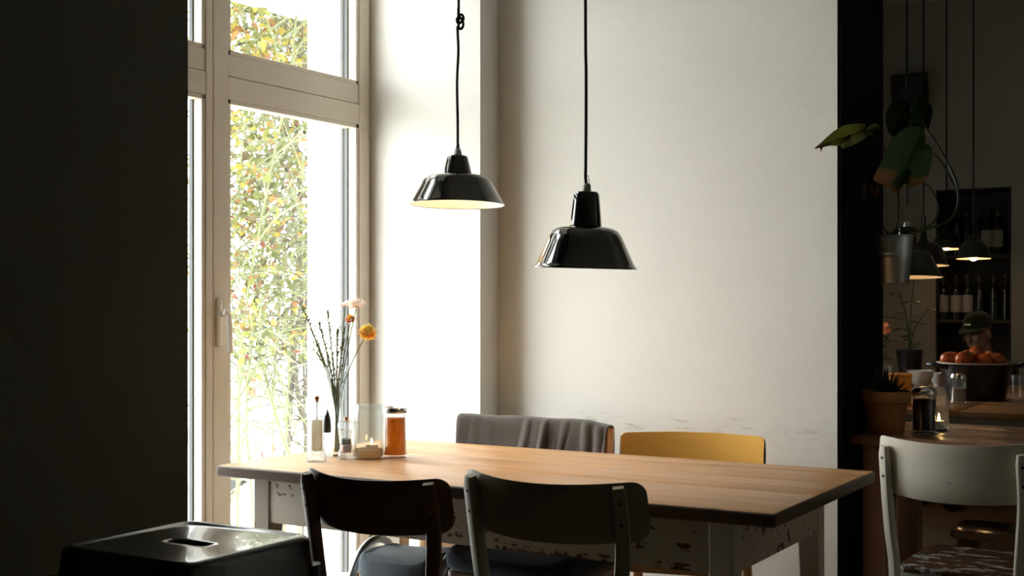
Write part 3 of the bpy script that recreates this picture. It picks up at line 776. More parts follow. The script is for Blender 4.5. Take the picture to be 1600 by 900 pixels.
# ---------------------------------------------------------------- pendant lamps
def mirror_in(prof, t=.002): return [(max(.001, r-t), z) for r, z in prof]
SH1 = [(.0285,.151),(.031,.149),(.033,.145),(.0455,.094),(.046,.0915),(.062,.090),(.085,.087),(.099,.081),(.108,.072),(.115,.058),(.141,.014),(.146,.006),(.150,.001),(.1505,-.001)]
SH2 = [(.026,.217),(.032,.215),(.0365,.208),(.0385,.19),(.0455,.122),(.0465,.118),(.060,.116),(.080,.112),(.094,.104),(.104,.090),(.112,.073),(.141,.012),(.146,.005),(.150,.001),(.1505,-.001)]
SHB = [(.010,.30),(.013,.297),(.016,.2),(.022,.155),(.034,.14),(.060,.135),(.090,.125),(.108,.105),(.120,.075),(.140,.012),(.148,.001),(.1485,-.001)]
SHC = [(.018,.135),(.024,.133),(.027,.11),(.045,.10),(.066,.082),(.082,.055),(.092,.025),(.0975,.001),(.098,-.001)]
def lamp(name, label, rim, shade, ceil, tilt=(0,0), bulb=M['bulb_hot'], bail=True, group=None, cord_pts=None, cord_r=.0035, bulb_z=.045, bulb_r=.026, scale=1.0, open_bail=False):
    top = shade[0][1]
    t = thing(name, label, 'lamp', rim, 0, group)
    T = Matrix.Translation((0,0,top)) @ Euler((tilt[0], tilt[1], 0)).to_matrix().to_4x4() @ Matrix.Translation((0,0,-top))
    b = BM(); inner = [(r-.0018, z+.0005) for r, z in shade if r > .03]
    lathe(b, [(0,top)]+shade+[(shade[-1][0]-.001,-.0025),(inner[-1][0],-.001)], 64, T); s = obj('shade', b, M['enamel'], t, angle=35)
    b = BM(); lathe(b, [(r-.0004, z-.0005) for r, z in inner[::-1]]+[(0,inner[0][1]-.001)], 64, T); obj('reflector', b, M['enamel_in'], s, angle=35)
    b = BM(); ball(b, (0,0,0), bulb_r, (1,1,1.12), 3, None); b.transform(T @ Matrix.Translation((0,0,bulb_z))); bu = obj('bulb', b, bulb, t)
    b = BM(); lathe(b, [(0,bulb_z+bulb_r),(.014,bulb_z+bulb_r),(.015,bulb_z+bulb_r+.04),(0,bulb_z+bulb_r+.045)], 16, T); obj('lamp_socket', b, M['porcelain'], t)
    z1 = top
    if bail:
        b = BM(); lathe(b, [(0,top),(.013,top),(.0135,top+.004),(.0115,top+.017),(.009,top+.0215),(.005,top+.023),(0,top+.023)], 20, T); obj('porcelain_cap', b, M['porcelain'], t)
        b = BM()
        if open_bail: P = [(-.014,0,top+.004),(-.028,0,top+.03),(-.028,0,top+.098),(-.02,0,top+.104),(.02,0,top+.104),(.028,0,top+.098),(.028,0,top+.03),(.014,0,top+.004)]
        else: P = spline([(-.0115,.0,top+.008),(-.0145,0,top+.014),(-.010,0,top+.028),(-.001,0,top+.043),(.004,0,top+.044),(.011,0,top+.032),(.0155,0,top+.014),(.0115,0,top+.007)],5)
        yaw = Matrix.Rotation(math.radians(30),4,'Z'); tube(b, [T @ (yaw.inverted() @ Vector(p)) for p in P], .0011, 6); obj('wire_bail', b, M['wire'], t)
        z1 = top+.022 if not open_bail else top+.10
    b = BM()
    hp = T @ Vector((0,0,z1-.004))
    P = cord_pts(hp, ceil-rim[2]) if cord_pts else [hp, (hp.x, hp.y, ceil-rim[2])]
    tube(b, P, cord_r, 8); obj('cord', b, M['cord'], t)
    b = BM(); lathe(b, [(0,ceil-rim[2]-.05),(.012,ceil-rim[2]-.05),(.03,ceil-rim[2]-.03),(.045,ceil-rim[2]-.004),(.045,ceil-rim[2]),(0,ceil-rim[2])], 24, Matrix.Translation((P[-1][0],P[-1][1],0))); obj('ceiling_rose', b, M['black_plastic'], t)
    return t
D1 = 2*.1505*F/150.0; D2 = 2*.1505*F/165.0
L1 = pt(715,319,D1); L2 = pt(916.5,418,D2)
def cord1(hp, H):
    zk = pt(717,36,D1).z-L1.z
    e = Vector((CU,SU,0))*0+Vector((CU,-SU*0,0)); ex = Vector((CU,SU,0))
    f = D1/F
    def q(dx, z, dy=0): return hp+ex*(dx*f)+Vector((-SU,CU,0))*dy+Vector((0,0,z-hp.z))
    zz = lambda py: pt(715,py,D1).z-L1.z
    return spline([hp, q(0,zz(190)), q(-1,zz(130)), q(1,zz(80)), q(0,zz(52)), q(0,zz(42)), q(4,zz(45),.003), q(8,zz(41),.006), q(8,zz(33),.004), q(3,zz(27),-.003), q(-1,zz(30),-.006), q(0,zz(36),-.004), q(5,zz(35),.0), q(9,zz(29),.004), q(7,zz(23),.002), q(2,zz(22),0), q(1,zz(12)), q(1.5,zz(0)), q(1,H)], 6)
def cord2(hp, H):
    ex = Vector((CU,SU,0)); f = D2/F
    zz = lambda py: pt(917,py,D2).z-L2.z
    def q(dx, z): return hp+ex*(dx*f)+Vector((0,0,z-hp.z))
    return spline([hp, q(-1,zz(285)), q(-2,zz(274)), q(-1.5,zz(250)), q(-1,zz(120)), q(-2,zz(0)), q(-2,H)], 5)
lamp('pendant_lamp', 'black enamel pendant lamp near the window with a knotted cord', L1, SH1, 3.3, (math.radians(-1.6), math.radians(0)), cord_pts=cord1, cord_r=.0042)
lamp('pendant_lamp', 'black enamel pendant lamp with tall neck hanging over the table middle', L2, SH2, 3.3, (math.radians(.4), math.radians(2.0)), bulb=M['bulb_hot2'], cord_pts=cord2, cord_r=.0044, bulb_z=.06)
G = 'pendant lamps over the long table in the back room'
LA = pt(1417,433,5.55); lamp('pendant_lamp', 'black pendant lamp with open wire bail behind the hanging bucket', LA, SH2, 3.3, (math.radians(-2.4),math.radians(-.6)), group=G, bulb=M['bulb_back'], open_bail=True, cord_r=.004, bulb_z=.035)
LB = pt(1443,415,7.7); lamp('pendant_lamp', 'black pendant lamp with long thin neck beside the hanging bucket', LB, SHB, 3.3, (math.radians(-2.4),math.radians(-.6)), group=G, bulb=M['bulb_back'], bail=False, cord_r=.005, bulb_z=.02)
LC = pt(1479,389,8.3); lamp('pendant_lamp', 'highest small black dome lamp behind the long-necked pendant', LC, SHC, 3.3, (math.radians(-2.4),math.radians(-.6)), group=G, bulb=M['bulb_back'], bail=False, cord_r=.005, bulb_z=.02)
LD = pt(1521,404,7.35); lamp('pendant_lamp', 'small black dome lamp hanging in front of the wine niche', LD, SHC, 3.3, (math.radians(-2.4),math.radians(-.6)), group=G, bulb=M['bulb_back'], bail=False, cord_r=.005, bulb_z=.015)

# ---------------------------------------------------------------- side table in the opening
S2 = .782
t2 = thing('side_table', 'small pinkish-brown wooden table standing in the dark opening', 'table', (0,0,0))
b = BM()
for a, c in zip((4.405,4.62,4.84),(4.62,4.84,5.05)): box(b, JU+.016, .12, a+.0006, c-.0006, S2-.028, S2, .004)
obj('tabletop', b, M['tabletop2'], t2)
b = BM(); box(b, -1.16, .02, 4.462, 4.485, S2-.13, S2-.028, .003); box(b, -1.16, .02, 4.965, 4.99, S2-.13, S2-.028, .003)
box(b, -1.19, -1.165, 4.5, 4.96, S2-.13, S2-.028, .003); box(b, .01, .035, 4.5, 4.96, S2-.13, S2-.028, .003); obj('apron', b, M['pink_wood'], t2)
for x in (-1.222, -.02):
    for y in (4.445, 4.925):
        b = BM(); sweep(b, [(x+.04,y+.04,0),(x+.04,y+.04,S2-.028)], rrect(.08,.08,.12), ref=(0,1,0)); obj('leg', b, M['pink_wood'], t2)
q = (-.78, 4.68)
s4 = thing('wooden_stool', 'dark polished wooden stool tucked under the small side table', 'stool', (q[0], q[1], 0))
b = BM(); plate(b, seat_outline(.36,.34,-.14,.15), .435, .46, .008); obj('seat', b, M['brown_gloss'], s4)
for x in (-.13,.13):
    for y in (-.10,.11):
        b = BM(); sweep(b, [(x,y,.435),(x*1.15,y*1.15,0)], rrect(.034,.034,.3), scale=[1,.75]); obj('leg', b, M['brown_wood'], s4)
# terracotta pot with spiky plant
pp = on_z(1384,677,S2); tp = thing('potted_aloe', 'dark spiky aloe in a terracotta pot on the small side table', 'plant', pp)
b = BM(); lathe(b, [(0,0),(.060,0),(.062,.003),(.0745,.108),(.082,.109),(.086,.112),(.088,.148),(.086,.151),(.080,.151),(.078,.12),(.072,.115),(0,.115)], 40); obj('pot', b, M['terracotta'], tp)
b = BM(); lathe(b, [(0,.132),(.077,.13),(.078,.118)], 32); obj('soil', b, M['soil'], tp)
b = BM()
for k in range(34):
    a = k*2.4; e = .25+1.15*(k/34); L = rnd.uniform(.075,.115)*(1-.15*(k/34))
    d = Vector((math.cos(a)*math.cos(e), math.sin(a)*math.cos(e), math.sin(e)))
    P = [Vector((0,0,.125))+d*L*t+Vector((0,0,.025*t*t)) for t in (0,.3,.6,.85,1)]
    sweep(b, P, [(-.009,0),(-.004,-.004),(.004,-.004),(.009,0),(0,.002)], scale=[.9,1,.75,.4,.05])
obj('spikes', b, M['aloe'], tp)
# dark spice jar and candle jar
p = on_z(1444,676,S2); sj = thing('spice_jar', 'dark filled glass jar with metal lid beside the terracotta pot', 'jar', p)
b = BM(); lathe(b, [(0,0),(.041,0),(.0435,.004),(.0435,.012),(.0405,.018),(.0405,.128),(.037,.138),(.034,.138),(.038,.126),(.038,.01),(0,.008)], 36); obj('glass', b, M['jar'], sj)
b = BM(); lathe(b, [(0,.009),(.037,.009),(.0375,.118),(0,.122)], 32); obj('spice', b, M['spice'], sj)
b = BM(); lathe(b, [(.037,.134),(.0425,.134),(.0435,.139),(.0425,.151),(.036,.158),(.02,.164),(0,.165)], 36); obj('lid', b, M['chrome'], sj)
p = on_z(1467,672.5,S2); c2 = thing('candle_jar', 'slim clear glass jar with a burning tealight on the small side table', 'jar', p)
b = BM(); lathe(b, jar_profile(.036,.16,.033), 36); obj('glass', b, M['jar'], c2)
tl2 = thing('tealight', 'burning tealight inside the slim jar on the side table', 'candle', p+Vector((0,0,.0065)))
b = BM(); lathe(b, [(0,0),(.019,0),(.0195,.028),(.018,.0285),(.017,.026),(0,.026)], 24); obj('cup', b, M['wax'], tl2)
b = BM(); lathe(b, [(0,.027),(.004,.031),(.0048,.037),(.002,.050),(0,.056)], 12); obj('flame', b, M['flame'], tl2)

# ---------------------------------------------------------------- long table in the back room
S3 = .78
t3 = thing('long_table', 'long wooden table with grey apron in the dark back room', 'table', (0,0,0))
X0, X1, Y0, Y1 = -2.2, -.35, 5.65, 7.55
b = BM(); n = 7
for k in range(n):
    a = X0+(X1-X0)*k/n; c = X0+(X1-X0)*(k+1)/n; box(b, a+.0007, c-.0007, Y0, Y1, S3-.025, S3, .004)
obj('tabletop', b, M['tabletop3'], t3)
b = BM(); box(b, X0+.1, X1-.1, Y0+.012, Y0+.036, S3-.10, S3-.025, .003); box(b, X0+.1, X1-.1, Y1-.08, Y1-.055, S3-.10, S3-.025, .003)
box(b, X0+.05, X0+.075, Y0+.1, Y1-.1, S3-.10, S3-.025, .003); box(b, X1-.075, X1-.05, Y0+.1, Y1-.1, S3-.10, S3-.025, .003); obj('apron', b, M['grey_apron'], t3)
for x in (X0+.08, X1-.08):
    for y in (Y0+.07, Y1-.09):
        b = BM(); sweep(b, [(x,y,0),(x,y,S3-.025)], rrect(.07,.07,.15), ref=(0,1,0)); obj('leg', b, M['grey_apron'], t3)
# fruit pot
p = on_z(1525,624,S3); fp = thing('cooking_pot', 'dark two-handled pot heaped with red-orange fruit on the long table', 'pot', p)
R0 = .172
b = BM(); lathe(b, [(0,0),(.128,0),(.133,.006),(R0-.004,.168),(R0+.006,.172),(R0+.006,.177),(R0-.004,.178),(R0-.010,.172),(.126,.012),(0,.010)], 48); obj('body', b, M['pot_black'], fp)
b = BM(); lathe(b, [(R0-.005,.1785),(R0+.007,.1785),(R0+.0085,.175),(R0+.007,.1715)], 48); obj('rim', b, M['pot_rim'], fp)
for s in (-1,1):
    ex = Vector((CU,SU,0)); ey = Vector((-SU,CU,0))
    P = spline([ex*s*.155+ey*-.05+Vector((0,0,.155)), ex*s*.20+ey*-.045+Vector((0,0,.165)), ex*s*.228+Vector((0,0,.168)), ex*s*.20+ey*.045+Vector((0,0,.165)), ex*s*.155+ey*.05+Vector((0,0,.155))],5)
    b = BM(); tube(b, P, .011, 10); obj('handle', b, M['black_plastic'], fp)
def fruit_proto():
    t = thing('fruit', '', 'fruit', (0,0,0), 0, 'red-orange fruit heaped in the pot')
    b = BM(); lathe(b, [(0,.030),(.006,.0315),(.016,.0335),(.028,.027),(.0365,.010),(.0375,-.002),(.034,-.018),(.022,-.030),(.008,-.034),(0,-.0335)], 32); obj('flesh', b, M['fruit'], t)
    b = BM()
    for k in range(5):
        a = 2*PI*k/5; petal(b, Vector((0,0,.031)), Vector((math.cos(a),math.sin(a),.15)), Vector((0,0,1)), .010, .006)
    tube(b, [(0,0,.03),(.001,0,.038)], .0016, 6); obj('calyx', b, M['calyx'], t); return t
fl = [((1525,552),-.02,'topmost red-orange fruit on the heap in the pot'),((1510,558.5),-.07,'red-orange fruit leaning in front of the topmost one'),((1490,561),-.03,'red-orange fruit at the left shoulder of the heap'),
      ((1481,560),-.03,'outermost red-orange fruit by the pot handle at left'),((1504,561),-.08,'low front red-orange fruit half sunk behind the pot rim'),((1539,563),-.09,'red-orange fruit at the front right of the heap'),
      ((1560,563),-.04,'outermost red-orange fruit at the right rim of the pot'),((1548,558.5),.03,'red-orange fruit behind the front right pair in the pot')]
fruits = []
fd = (p-Vector((0,0,EYE))).dot(Vector((-SU,CU,0)))
for i, ((px,py),off,lb) in enumerate(fl):
    if i == 0: o = proto = fruit_proto()
    else: o = copy_tree(proto)
    o.location = pt(px, py+1, fd+off); o['label'] = lb
    o.rotation_euler = (rnd.uniform(-.8,.8), rnd.uniform(-.8,.8), rnd.uniform(0,6)); s = rnd.uniform(.94,1.0); o.scale = (s,s,s)
for i, (a, r) in enumerate(((1.1,.075),(3.2,.075),(5.3,.075))):
    o = copy_tree(proto); o.location = p+Vector((r*math.cos(a), r*math.sin(a), .06)); o['label'] = 'red-orange fruit buried under the heap inside the dark pot'
# sugar shaker
p = on_z(1498,630,S3); sh = thing('sugar_shaker', 'glass sugar shaker with metal top in front of the fruit pot', 'shaker', p)
b = BM(); lathe(b, [(0,0),(.036,0),(.038,.004),(.035,.012),(.034,.112),(.033,.12),(.031,.12),(.0318,.112),(.032,.012),(0,.008)], 32); obj('glass', b, M['jar'], sh)
b = BM(); lathe(b, [(0,.009),(.0312,.009),(.0312,.07),(0,.073)], 28); obj('sugar', b, M['sugar'], sh)
b = BM(); lathe(b, [(.033,.114),(.037,.114),(.037,.128),(.033,.135),(.015,.139),(0,.139)], 32); obj('lid', b, M['chrome'], sh)
# bowls
def bowl(label, p, r, h):
    t = thing('bowl', label, 'bowl', p); b = BM()
    lathe(b, [(0,0),(r*.45,0),(r*.48,.008),(r*.5,.012),(r*.78,h*.4),(r*.95,h*.75),(r,h),(r-.004,h+.001),(r*.91,h*.75),(r*.73,h*.42),(r*.4,.018),(0,.016)], 40); obj('body', b, M['white_ceramic'], t)
    b = BM(); lathe(b, [(r*.42,0),(r*.5,0),(r*.5,-.0)], 40) if False else lathe(b, [(r*.40,.0),(r*.50,.0),(r*.505,.011),(r*.40,.011)], 40, close=True); obj('foot_ring', b, M['white_ceramic'], t)
    return t
bowl('white footed bowl between the yellow tin and the fruit pot', on_z(1438,606,S3), .072, .094)
bowl('smaller white bowl half hidden behind the fruit pot', on_z(1465,604,S3)+Vector((0,.02,0)), .05, .075)
# yellow tin
p = on_z(1404,634,S3); yt = thing('tin', 'yellow-orange rounded tin behind the terracotta pot', 'tin', p, math.radians(30))
b = BM(); rr_ = rrect(.105,.07,.25,5); plate(b, rr_, 0, .13, .006); obj('body', b, M['orange_tin'], yt)
b = BM(); plate(b, rrect(.109,.074,.25,5), .126, .145, .006); obj('lid', b, M['orange_tin'], yt)
# glasses
def tumbler(label, p, r, h, g=None):
    t = thing('drinking_glass', label, 'glass', p, 0, g); b = BM()
    lathe(b, [(0,0),(r*.8,0),(r*.83,.003),(r,h),(r-.002,h),(r*.8,.012),(0,.010)], 32); obj('body', b, M['jar'], t)
    b = BM(); lathe(b, [(0,.0105),(r*.79,.0125),(r*.88,h*.5),(0,h*.5)], 28); obj('water', b, M['water'], t)
tumbler('clear drinking glass above the aloe beside the black jamb', on_z(1383,609,S3), .032, .13)
tumbler('small clear glass right of the fruit pot', on_z(1588,619,S3), .026, .105)
tumbler('clear glass at the right edge beyond the fruit pot', on_z(1606,612,S3), .028, .10)

# plants standing on the back end of the long table
def rear_plant(label, base, r, h, stems, leafmat_, potmat, flowers=None):
    t = thing('potted_plant', label, 'plant', base)
    b = BM(); lathe(b, [(0,0),(r*.75,0),(r,h*.96),(r*1.04,h*.97),(r*1.04,h),(r*.95,h),(r*.93,h*.9),(0,h*.9)], 32); obj('pot', b, potmat, t)
    bs_, bl_ = BM(), BM()
    for (tip, nleaf, L) in stems:
        tip = Vector(tip); P = spline([(0,0,h*.9), (tip.x*.25,tip.y*.25,h+(tip.z-h)*.5), tip], 8); tube(bs_, P, .005, 6, scale=[1-.5*k/(len(P)-1) for k in range(len(P))])
        for k in range(nleaf):
            q = P[int((.15+.85*k/max(1,nleaf-1))*(len(P)-1))]; a = k*2.4
            d = Vector((math.cos(a),math.sin(a),rnd.uniform(-.2,.5))); petal(bl_, q, d, Vector((0,0,1)), L*rnd.uniform(.7,1.1), L*.42, 0, -.15)
    obj('stems', bs_, M['vein'], t); obj('foliage', bl_, leafmat_, t, recalc=False)
    if flowers:
        b = BM()
        for c in flowers:
            for k in range(6):
                a = 2*PI*k/6; petal(b, Vector(c), Vector((math.cos(a),math.sin(a)*.6,.4*math.sin(a)+.3)), Vector((0,-1,.2)), .03, .022)
        obj('blossom', b, M['petal_r'], t, recalc=False)
rear_plant('tall thin-stemmed plant in a dark pot behind the white bowl', on_z(1421,598,S3), .075, .19, [((.03,.0,.62),9,.07),((-.06,.02,.52),8,.08),((.10,.02,.42),6,.07)], M['monstera_dark'], M['pot_black'])
rear_plant('leafy flowering plant in a black pot just past the black jamb', on_z(1380,606,S3)+Vector((-.06,.0,0)), .06, .15, [((.05,-.02,.40),10,.12),((-.05,.02,.52),8,.10),((.10,.0,.30),6,.11)], M['monstera_dark'], M['pot_black'], [(.07,-.03,.33),(.085,-.03,.30)])

# ---------------------------------------------------------------- person at the far side of the long table
def capsule(bm, p0, p1, r0, r1, n=14):
    p0, p1 = Vector(p0), Vector(p1)
    ball(bm, p0, r0, sub=2); ball(bm, p1, r1, sub=2); sweep(bm, [p0,p1], circ(1,n), scale=[r0,r1])
PD = 8.0
hc = pt(1527,521,PD)
pe = thing('person', 'person in a dark cap and dark jacket looking down behind the long table', 'person', (hc.x, hc.y, 0), math.radians(180-22))
# local frame: +y is forward (towards the table), origin on the floor below the head
hz = hc.z
def head_pt(x, y, z):   # head tilted forward, looking down
    v = Matrix.Rotation(math.radians(-13),3,'X') @ Vector((x,y,z)); return Vector((v.x, v.y+.0, v.z+hz))
b = BM()
RX = Matrix.Rotation(math.radians(-13),4,'X')
ball(b, head_pt(0,-.012,.035), .094, (.82,1.02,.92), 3, RX); ball(b, head_pt(0,.012,-.035), .074, (.84,.98,1.02), 3, RX)
ball(b, head_pt(0,.052,-.088), .028, (1.15,.9,.75), 2, RX)                                     # chin
sweep(b, [head_pt(0,.086,.012), head_pt(0,.104,-.028), head_pt(0,.088,-.036)], circ(.011,8), scale=[.6,1.25,.8])   # nose
ball(b, head_pt(0,.075,.024), .03, (1.7,.5,.42), 2, RX)                                        # brow
for s in (-1,1):
    ball(b, head_pt(s*.036,.068,-.018), .024, (1,.8,.8), 2, RX)                                # cheek
    ball(b, head_pt(s*.078,-.008,-.008), .026, (.35,.75,1.15), 2, RX)                          # ear
ball(b, head_pt(0,.078,-.060), .018, (1.35,.55,.32), 2, RX); ball(b, head_pt(0,.076,-.070), .016, (1.2,.55,.35), 2, RX)
capsule(b, head_pt(0,-.03,-.06), (0,-.075,hz-.19), .055, .062)
capsule(b, (0,-.085,hz-.24), (0,-.10,.62), .10, .11)
for s in (-1,1):
    capsule(b, (s*.15,-.085,hz-.25), (s*.20,-.02,hz-.50), .052, .042); capsule(b, (s*.20,-.02,hz-.50), (s*.14,.20,hz-.46), .040, .029)
    capsule(b, (s*.14,.20,hz-.46), (s*.125,.27,hz-.455), .027, .030)
    for k, (L, o_) in enumerate(((.075,-.024),(.085,-.008),(.08,.008),(.062,.023))):
        x = s*.122+o_; p0 = Vector((x,.30,hz-.452)); p1 = p0+Vector((0,L*.55,.004)); p2 = p1+Vector((0,L*.35,-.022))
        capsule(b, p0, p1, .0085, .008, 8); capsule(b, p1, p2, .008, .007, 8)
    q0 = Vector((s*.105,.262,hz-.455)); q1 = q0+Vector((-s*.03,.03,0)); capsule(b, q0, q1, .0095, .009, 8); capsule(b, q1, q1+Vector((-s*.006,.028,-.008)), .009, .0075, 8)
    capsule(b, (s*.09,-.06,.52), (s*.12,.36,.50), .075, .058); capsule(b, (s*.12,.36,.48), (s*.12,.33,.08), .055, .038); capsule(b, (s*.12,.33,.05), (s*.125,.47,.035), .04, .03)
bd = obj('body', b, M['skin'], pe, angle=180)
rm = bd.modifiers.new('r','REMESH'); rm.mode = 'VOXEL'; rm.voxel_size = .0065; rm.use_smooth_shade = True
sm = bd.modifiers.new('s','SMOOTH'); sm.factor = .5; sm.iterations = 3
b = BM()
capsule(b, (0,-.085,hz-.22), (0,-.10,.60), .125, .135)
for s in (-1,1):
    capsule(b, (s*.15,-.085,hz-.235), (s*.205,-.02,hz-.50), .072, .060); capsule(b, (s*.205,-.02,hz-.50), (s*.145,.20,hz-.46), .057, .043)
    capsule(b, (s*.06,-.09,hz-.20), (s*.15,-.085,hz-.235), .07, .07)
    capsule(b, (s*.10,-.09,hz-.26), (s*.10,-.10,.62), .10, .11)
lathe(b, [(.055,-.02),(.078,-.02),(.074,.045),(.066,.05),(.06,.04)], 24, Matrix.Translation((0,-.068,hz-.185)) @ Matrix.Rotation(math.radians(-14),4,'X'), close=True)
jk = obj('jacket', b, M['jacket'], pe, angle=180)
rm = jk.modifiers.new('r','REMESH'); rm.mode = 'VOXEL'; rm.voxel_size = .012; rm.use_smooth_shade = True
sm = jk.modifiers.new('s','SMOOTH'); sm.factor = .5; sm.iterations = 4
b = BM()
for s in (-1,1): capsule(b, (s*.09,-.07,.53), (s*.12,.36,.50), .095, .072); capsule(b, (s*.12,.36,.49), (s*.12,.335,.10), .068, .055)
ball(b, (0,-.08,.55), .13, (1.15,1,.8), 2)
tr = obj('trousers', b, M['trouser'], pe, angle=180)
rm = tr.modifiers.new('r','REMESH'); rm.mode = 'VOXEL'; rm.voxel_size = .014; rm.use_smooth_shade = True
for s in (-1,1):
    b = BM(); ball(b, (s*.125,.42,.04), .05, (.9,2.3,.78), 3); obj('shoe', b, M['black_plastic'], pe)
b = BM(); lathe(b, [(.0895,.0),(.088,.02),(.084,.042),(.072,.066),(.050,.082),(.025,.089),(.005,.091),(.005,.095),(0,.096)], 32, Matrix.Translation(head_pt(0,-.014,.044)) @ RX @ Matrix.Diagonal((.93,1.14,1,1)))
cp = obj('cap', b, M['cap'], pe)
b = BM(); G_ = []
for i in range(13):
    a = math.radians(-62+124*i/12); row = []
    for j in range(5):
        r = 1+.62*j/4*math.cos(a*.8); row.append(b.verts.new(head_pt(.082*math.sin(a)*(1+.05*j), .082*math.cos(a)*r+.012, .048-.010*j/4*1.3-.012*(math.sin(a)**2)*(j/4))))
    G_.append(row)
for i in range(12):
    for j in range(4): b.faces.new((G_[i][j], G_[i+1][j], G_[i+1][j+1], G_[i][j+1]))
pk = obj('peak', b, M['cap'], cp); so = pk.modifiers.new('t','SOLIDIFY'); so.thickness = .004
b = BM(); box(b, -.022,.022,-.0015,.0015,-.006,.006,.001, Matrix.Translation(head_pt(0,.0895,.078)) @ RX @ Matrix.Rotation(math.radians(14),4,'X')); obj('cap_mark', b, M['cap_mark'], cp)
b = BM(); ball(b, head_pt(0,-.035,.012), .088, (.86,.86,.62), 3, RX); obj('hair', b, M['hair'], pe)
bn = thing('bench', 'dark wooden bench the person sits on by the far wall', 'bench', (hc.x, hc.y+.1, 0))
b = BM(); box(b, -.6,.6,-.20,.20,.39,.425,.006); obj('seat', b, M['shelf'], bn)
for x in (-.5,.5): 
    b = BM(); box(b, x-.025,x+.025,-.18,.18,0,.39,.004); obj('leg', b, M['shelf'], bn)

# ---------------------------------------------------------------- wine niche
for nm, py in (('upper',396),('lower',500)):
    z = pt(1520,py,8.45).z
    for_ = BM(); box(for_, NU0+.012, NU1-.012, VF+.02, VF+.28, z-.022, z, .002)
    tag(obj('wall_shelf', for_, M['shelf']), f'dark {nm} shelf board in the wine niche', 'shelf', 'shelves in the wine niche')
def wine_bottle(paper):
    t = thing('wine_bottle', '', 'bottle', (0,0,0)); b = BM()
    lathe(b, [(0,0),(.034,0),(.0375,.004),(.0375,.185),(.034,.205),(.020,.232),(.0145,.25),(.0142,.285),(.0155,.286),(.0155,.298),(.0145,.30),(0,.30)], 28); obj('glass', b, M['bottle'], t)
    b = BM(); lathe(b, [(.015,.255),(.0152,.304),(.013,.3055),(0,.3055)], 24); obj('capsule', b, M['shelf'], t)
    if paper:
        b = BM(); n = 16; A0, A1 = math.radians(175), math.radians(345); R_ = .0381
        lo = [b.verts.new((R_*math.cos(A0+(A1-A0)*k/n), R_*math.sin(A0+(A1-A0)*k/n), .05)) for k in range(n+1)]
        hi = [b.verts.new((v.co.x, v.co.y, .165)) for v in lo]
        for k in range(n): b.faces.new((lo[k],lo[k+1],hi[k+1],hi[k]))
        obj('label', b, M['paper'], t)
    return t
pb, nb = None, None
ords = ['first','second','third','fourth','fifth','sixth']
rows = (('upper',396,[(1478,0),(1495,0),(1511,0),(1526,0),(1541,1),(1559,1)]),('lower',500,[(1474,1),(1494,1),(1512,1),(1531,0),(1553,0),(1572,0)]))
for nm, py, bots in rows:
    z = pt(1520,py,8.45).z
    for i, (px, pl) in enumerate(bots):
        v = VF+.10; q = pt(px,py,1); loc = (q.x/q.y*v, v, z)
        if pl:
            if pb is None: o = pb = wine_bottle(True)
            else: o = copy_tree(pb)
        else:
            if nb is None: o = nb = wine_bottle(False)
            else: o = copy_tree(nb)
        o.location = loc; o['group'] = f'wine bottles on the {nm} niche shelf'
        o['label'] = f"{'pale-labelled' if pl else 'plain'} dark wine bottle, {ords[i]} from the left on the {nm} niche shelf"
# wall speaker
p = pt(1411,136,8.55); sp = thing('wall_speaker', 'black loudspeaker mounted high on the far wall', 'speaker', (p.x, VF-.13, p.z))
b = BM(); box(b, -.11,.11,-.075,.075,-.115,.115,.012, Matrix.Rotation(math.radians(12),4,'X')); obj('cabinet', b, M['speaker'], sp)
b = BM(); lathe(b, [(0,.004),(.03,.006),(.065,.002),(.072,.006),(.076,0)], 28, Matrix.Rotation(math.radians(12),4,'X') @ Matrix.Translation((0,-.076,-.02)) @ Matrix.Rotation(PI/2,4,'X')); obj('cone', b, M['speaker'], sp)
b = BM(); box(b, -.02,.02,.03,.13,-.03,.03,.003); obj('bracket', b, M['speaker'], sp)

# ---------------------------------------------------------------- hanging bucket with monstera
BD = 4.5
bc = pt(1394,443,BD); bk = thing('hanging_bucket', 'galvanised metal bucket hanging from a hook on the black jamb', 'bucket', bc)
b = BM(); lathe(b, [(0,.002),(.054,.002),(.056,0),(.058,.003),(.0645,.09),(.0655,.092),(.0650,.096),(.0662,.104),(.0672,.106),(.0668,.110),(.0715,.163),(.0745,.165),(.0745,.169),(.0715,.170),(.0700,.166),(.056,.008),(0,.006)], 48); obj('pail', b, M['steel'], bk)
ew = Vector((CU,SU,0)); wy = Vector((0,1,0))
jx = JU+.012-bc.x
hook = Vector((jx+.05, .02, .335))
b = BM(); P = spline([(-.01,-.072,.158),(-.05,-.055,.21),(jx+.053,-.01,.30),(jx+.05,.02,.337),(jx+.053,.035,.30),(-.05,.06,.21),(-.01,.072,.158)],6); tube(b, P, .0018, 6); obj('bail', b, M['wire'], bk)
b = BM()
for s in (-1,1): lathe(b, [(.005,-.002),(.009,-.002),(.009,.002),(.005,.002)], 14, Matrix.Translation((-.012,s*.0735,.158)) @ Matrix.Rotation(PI/2,4,'X'), close=True)
obj('ear', b, M['steel'], bk)
b = BM(); lathe(b, [(0,.152),(.066,.150),(.068,.14)], 32); obj('soil', b, M['soil'], bk)
hk = thing('wall_hook', 'copper-toned double coat hook screwed to the black jamb', 'hook', (JU+.012, bc.y+.02, bc.z+.335))
b = BM(); box(b, 0,.006,-.045,.02,-.03,.03,.002); obj('backplate', b, M['wire'], hk)
for y in (-.03, 0):
    b = BM(); sweep(b, spline([(.004,y,.02),(.03,y,.012),(.036,y,-.02),(.046,y,-.022),(.056,y,.0),(.056,y,.016)],5), rrect(.008,.005,.4), ref=(0,1,0)); obj('hook_arm', b, M['hook_brass'], hk)
